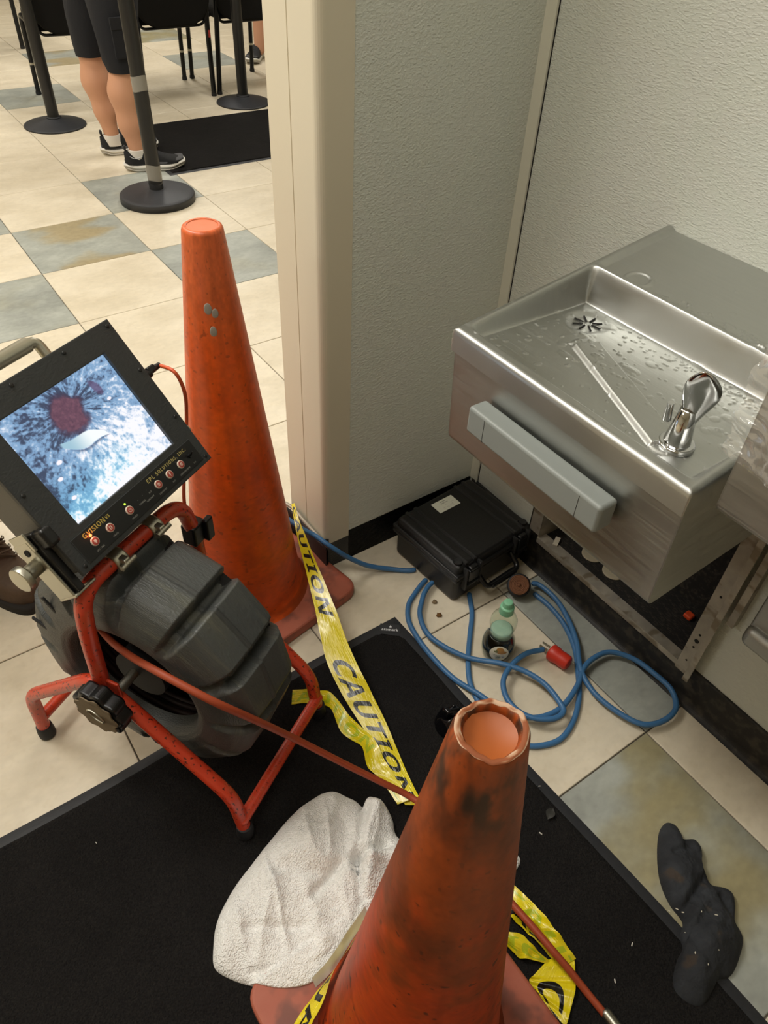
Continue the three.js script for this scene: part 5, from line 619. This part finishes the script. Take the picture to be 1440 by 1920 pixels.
// worker's boot behind the reel
{ const p = thing('person', 'worker standing in muddy brown laced boots and dark trousers behind the monitor', 'person', [-1.075, 0, 1.9], -Math.PI / 2 + 0.4);
  const lm = tex(256, 256, (u, v) => { const n = fbm(u, v, 10, 10, 5, 321), d = smooth(0.5, 0.75, fbm(u, v, 5, 5, 4, 322)); return lerp3(lerp3(hex(0x3f2f22), hex(0x5c4632), n), hex(0x85786a), d * 0.5); }); const leather = mat({ map: lm, roughness: 0.7, bumpMap: coneBump, bumpScale: 0.0012 });
  const half = (x) => 0.038 + 0.013 * smooth(0.1, 0.22, x), end = (x) => Math.sqrt(clamp(1 - Math.pow(clamp((0.035 - x) / 0.04), 2))) * Math.sqrt(clamp(1 - Math.pow(clamp((x - 0.225) / 0.08), 2)));
  const b = new THREE.Group(); b.name = 'boot'; b.userData.label = 'muddy brown laced work boot'; p.add(b);
  const R = []; for (let j = 0; j <= 24; j++) { const x = mix(0.002, 0.3, j / 24), top = x < 0.11 ? 0.2 : mix(0.2, 0.082, smooth(0.11, 0.21, x)); const w = half(x) * Math.max(0.15, end(x)), h = mix(0.045, top, Math.pow(end(x), 0.6)); R.push(Array.from({ length: 28 }, (_, i) => { const a = -i / 28 * Math.PI * 2, c = Math.cos(a), s = Math.sin(a); return [x, 0.028 + (h - 0.028) * Math.max(0, Math.sign(s) * Math.pow(Math.abs(s), 0.7)), w * Math.sign(c) * Math.pow(Math.abs(c), 0.55)]; })); }
  part('leather_upper', loft(R), leather, b);
  const S = [0, 1].map((k) => Array.from({ length: 64 }, (_, i) => { const a = -i / 64 * Math.PI * 2, cx = 0.15 + 0.155 * Math.cos(a); return [cx, k ? 0.032 : 0, Math.sign(Math.sin(a)) * Math.pow(Math.abs(Math.sin(a)), 0.5) * (half(clamp(cx, 0, 0.3)) * 1.08 + 0.004)]; })); part('sole', loft(S), mat({ color: 0x1f1a16, roughness: 0.9 }), b);
  const lc = []; for (let k = 0; k < 6; k++) { const x = 0.2 - k * 0.016, y = 0.1 + k * 0.018; lc.push(sweep([[x, y - 0.012, -0.034], [x - 0.004, y + 0.014, 0], [x - 0.008, y + 0.004, 0.034]], 0.0028, 16, 6), sweep([[x, y - 0.012, 0.034], [x - 0.004, y + 0.016, 0], [x - 0.008, y + 0.004, -0.034]], 0.0028, 16, 6)); } part('laces', lc, mat({ color: 0x4a3a2c, roughness: 0.9 }), b);
  const ey = []; for (let k = 0; k < 6; k++) for (const s of [-1, 1]) part('eyelet', new THREE.TorusGeometry(0.004, 0.0014, 6, 12).rotateX(0.3 * s).translate(0.198 - k * 0.016, 0.09 + k * 0.018, s * 0.038), M.zinc, b);
  const b2 = b.clone(); b2.position.set(-0.06, 0, 0.25); p.add(b2);
  const dark = mat({ color: 0x23262c, roughness: 0.95, bumpMap: pileBump, bumpScale: 0.0006 });
  part('trousers', [loft([ring([0.06, 0.14, 0], 0.085, 0.075, 32), ring([0.05, 0.25, 0.0], 0.08, 0.074, 32), ring([0.02, 0.5, 0.02], 0.085, 0.08, 32), ring([0.0, 0.86, 0.06], 0.11, 0.1, 32)], false), loft([ring([0.0, 0.14, 0.25], 0.085, 0.075, 32), ring([-0.01, 0.25, 0.25], 0.08, 0.074, 32), ring([-0.01, 0.5, 0.23], 0.085, 0.08, 32), ring([0.0, 0.86, 0.19], 0.11, 0.1, 32)], false), loft([ring([0, 0.8, 0.125], 0.11, 0.17, 36), ring([0, 0.92, 0.125], 0.13, 0.185, 36), ring([0, 1.03, 0.125], 0.125, 0.17, 36)], false)], dark, p);
  part('shirt', [loft([ring([0, 0.97, 0.125], 0.135, 0.18, 36), ring([0, 1.2, 0.125], 0.13, 0.185, 36), ring([0, 1.4, 0.125], 0.125, 0.21, 36), ring([0, 1.49, 0.125], 0.07, 0.09, 36)], false), ...[-0.085, 0.335].map((z) => loft([ring([0, 1.43, z], 0.068, 0.06, 24), ring([0, 1.3, z + (z < 0 ? -0.035 : 0.035)], 0.062, 0.058, 24), ring([0.01, 1.2, z + (z < 0 ? -0.045 : 0.045)], 0.06, 0.056, 24)], false))], mat({ color: 0x3a4652, roughness: 0.9 }), p);
  const arm = (z, s) => [[0, 1.42, z, 0.05, 0.01, 1.14, z + s * 0.05, 0.04], [0.01, 1.14, z + s * 0.05, 0.038, 0.1, 0.92, z + s * 0.04, 0.028], [0.1, 0.92, z + s * 0.04, 0.03, 0.135, 0.84, z + s * 0.035, 0.032], ...[-0.022, -0.007, 0.008, 0.022].map((o, k) => [0.135, 0.84, z + s * 0.035 + o, 0.0105, 0.165, 0.765 + (k === 3 || k === 0 ? 0.012 : 0), z + s * 0.03 + o, 0.008]), [0.125, 0.87, z + s * 0.01, 0.012, 0.165, 0.82, z - s * 0.012, 0.009]];
  part('body', bodyMesh([[0, 1.0, 0.125, 0.09, 0, 1.38, 0.125, 0.1], [0, 1.4, 0.0, 0.06, 0, 1.4, 0.25, 0.06], [0, 1.42, 0.125, 0.055, 0.015, 1.56, 0.125, 0.05], [0.03, 1.63, 0.125, 0.075, 0.02, 1.7, 0.125, 0.09], [0.1, 1.655, 0.125, 0.014, 0.118, 1.635, 0.125, 0.014], [0.075, 1.59, 0.125, 0.03, 0.07, 1.58, 0.125, 0.03], [0.01, 1.65, 0.035, 0.014, 0.0, 1.68, 0.032, 0.016], [0.01, 1.65, 0.215, 0.014, 0.0, 1.68, 0.218, 0.016], ...arm(-0.085, -1), ...arm(0.335, 1)], 0.0115, 0.016), skin, p);
  part('hair', new THREE.SphereGeometry(0.1, 28, 16, 0, Math.PI * 2, 0, Math.PI * 0.52).scale(1.0, 0.9, 0.93).rotateZ(0.35).translate(0.008, 1.712, 0.125), mat({ color: 0x2b2019, roughness: 0.9 }), p);
}
renderer.render(scene, camera);
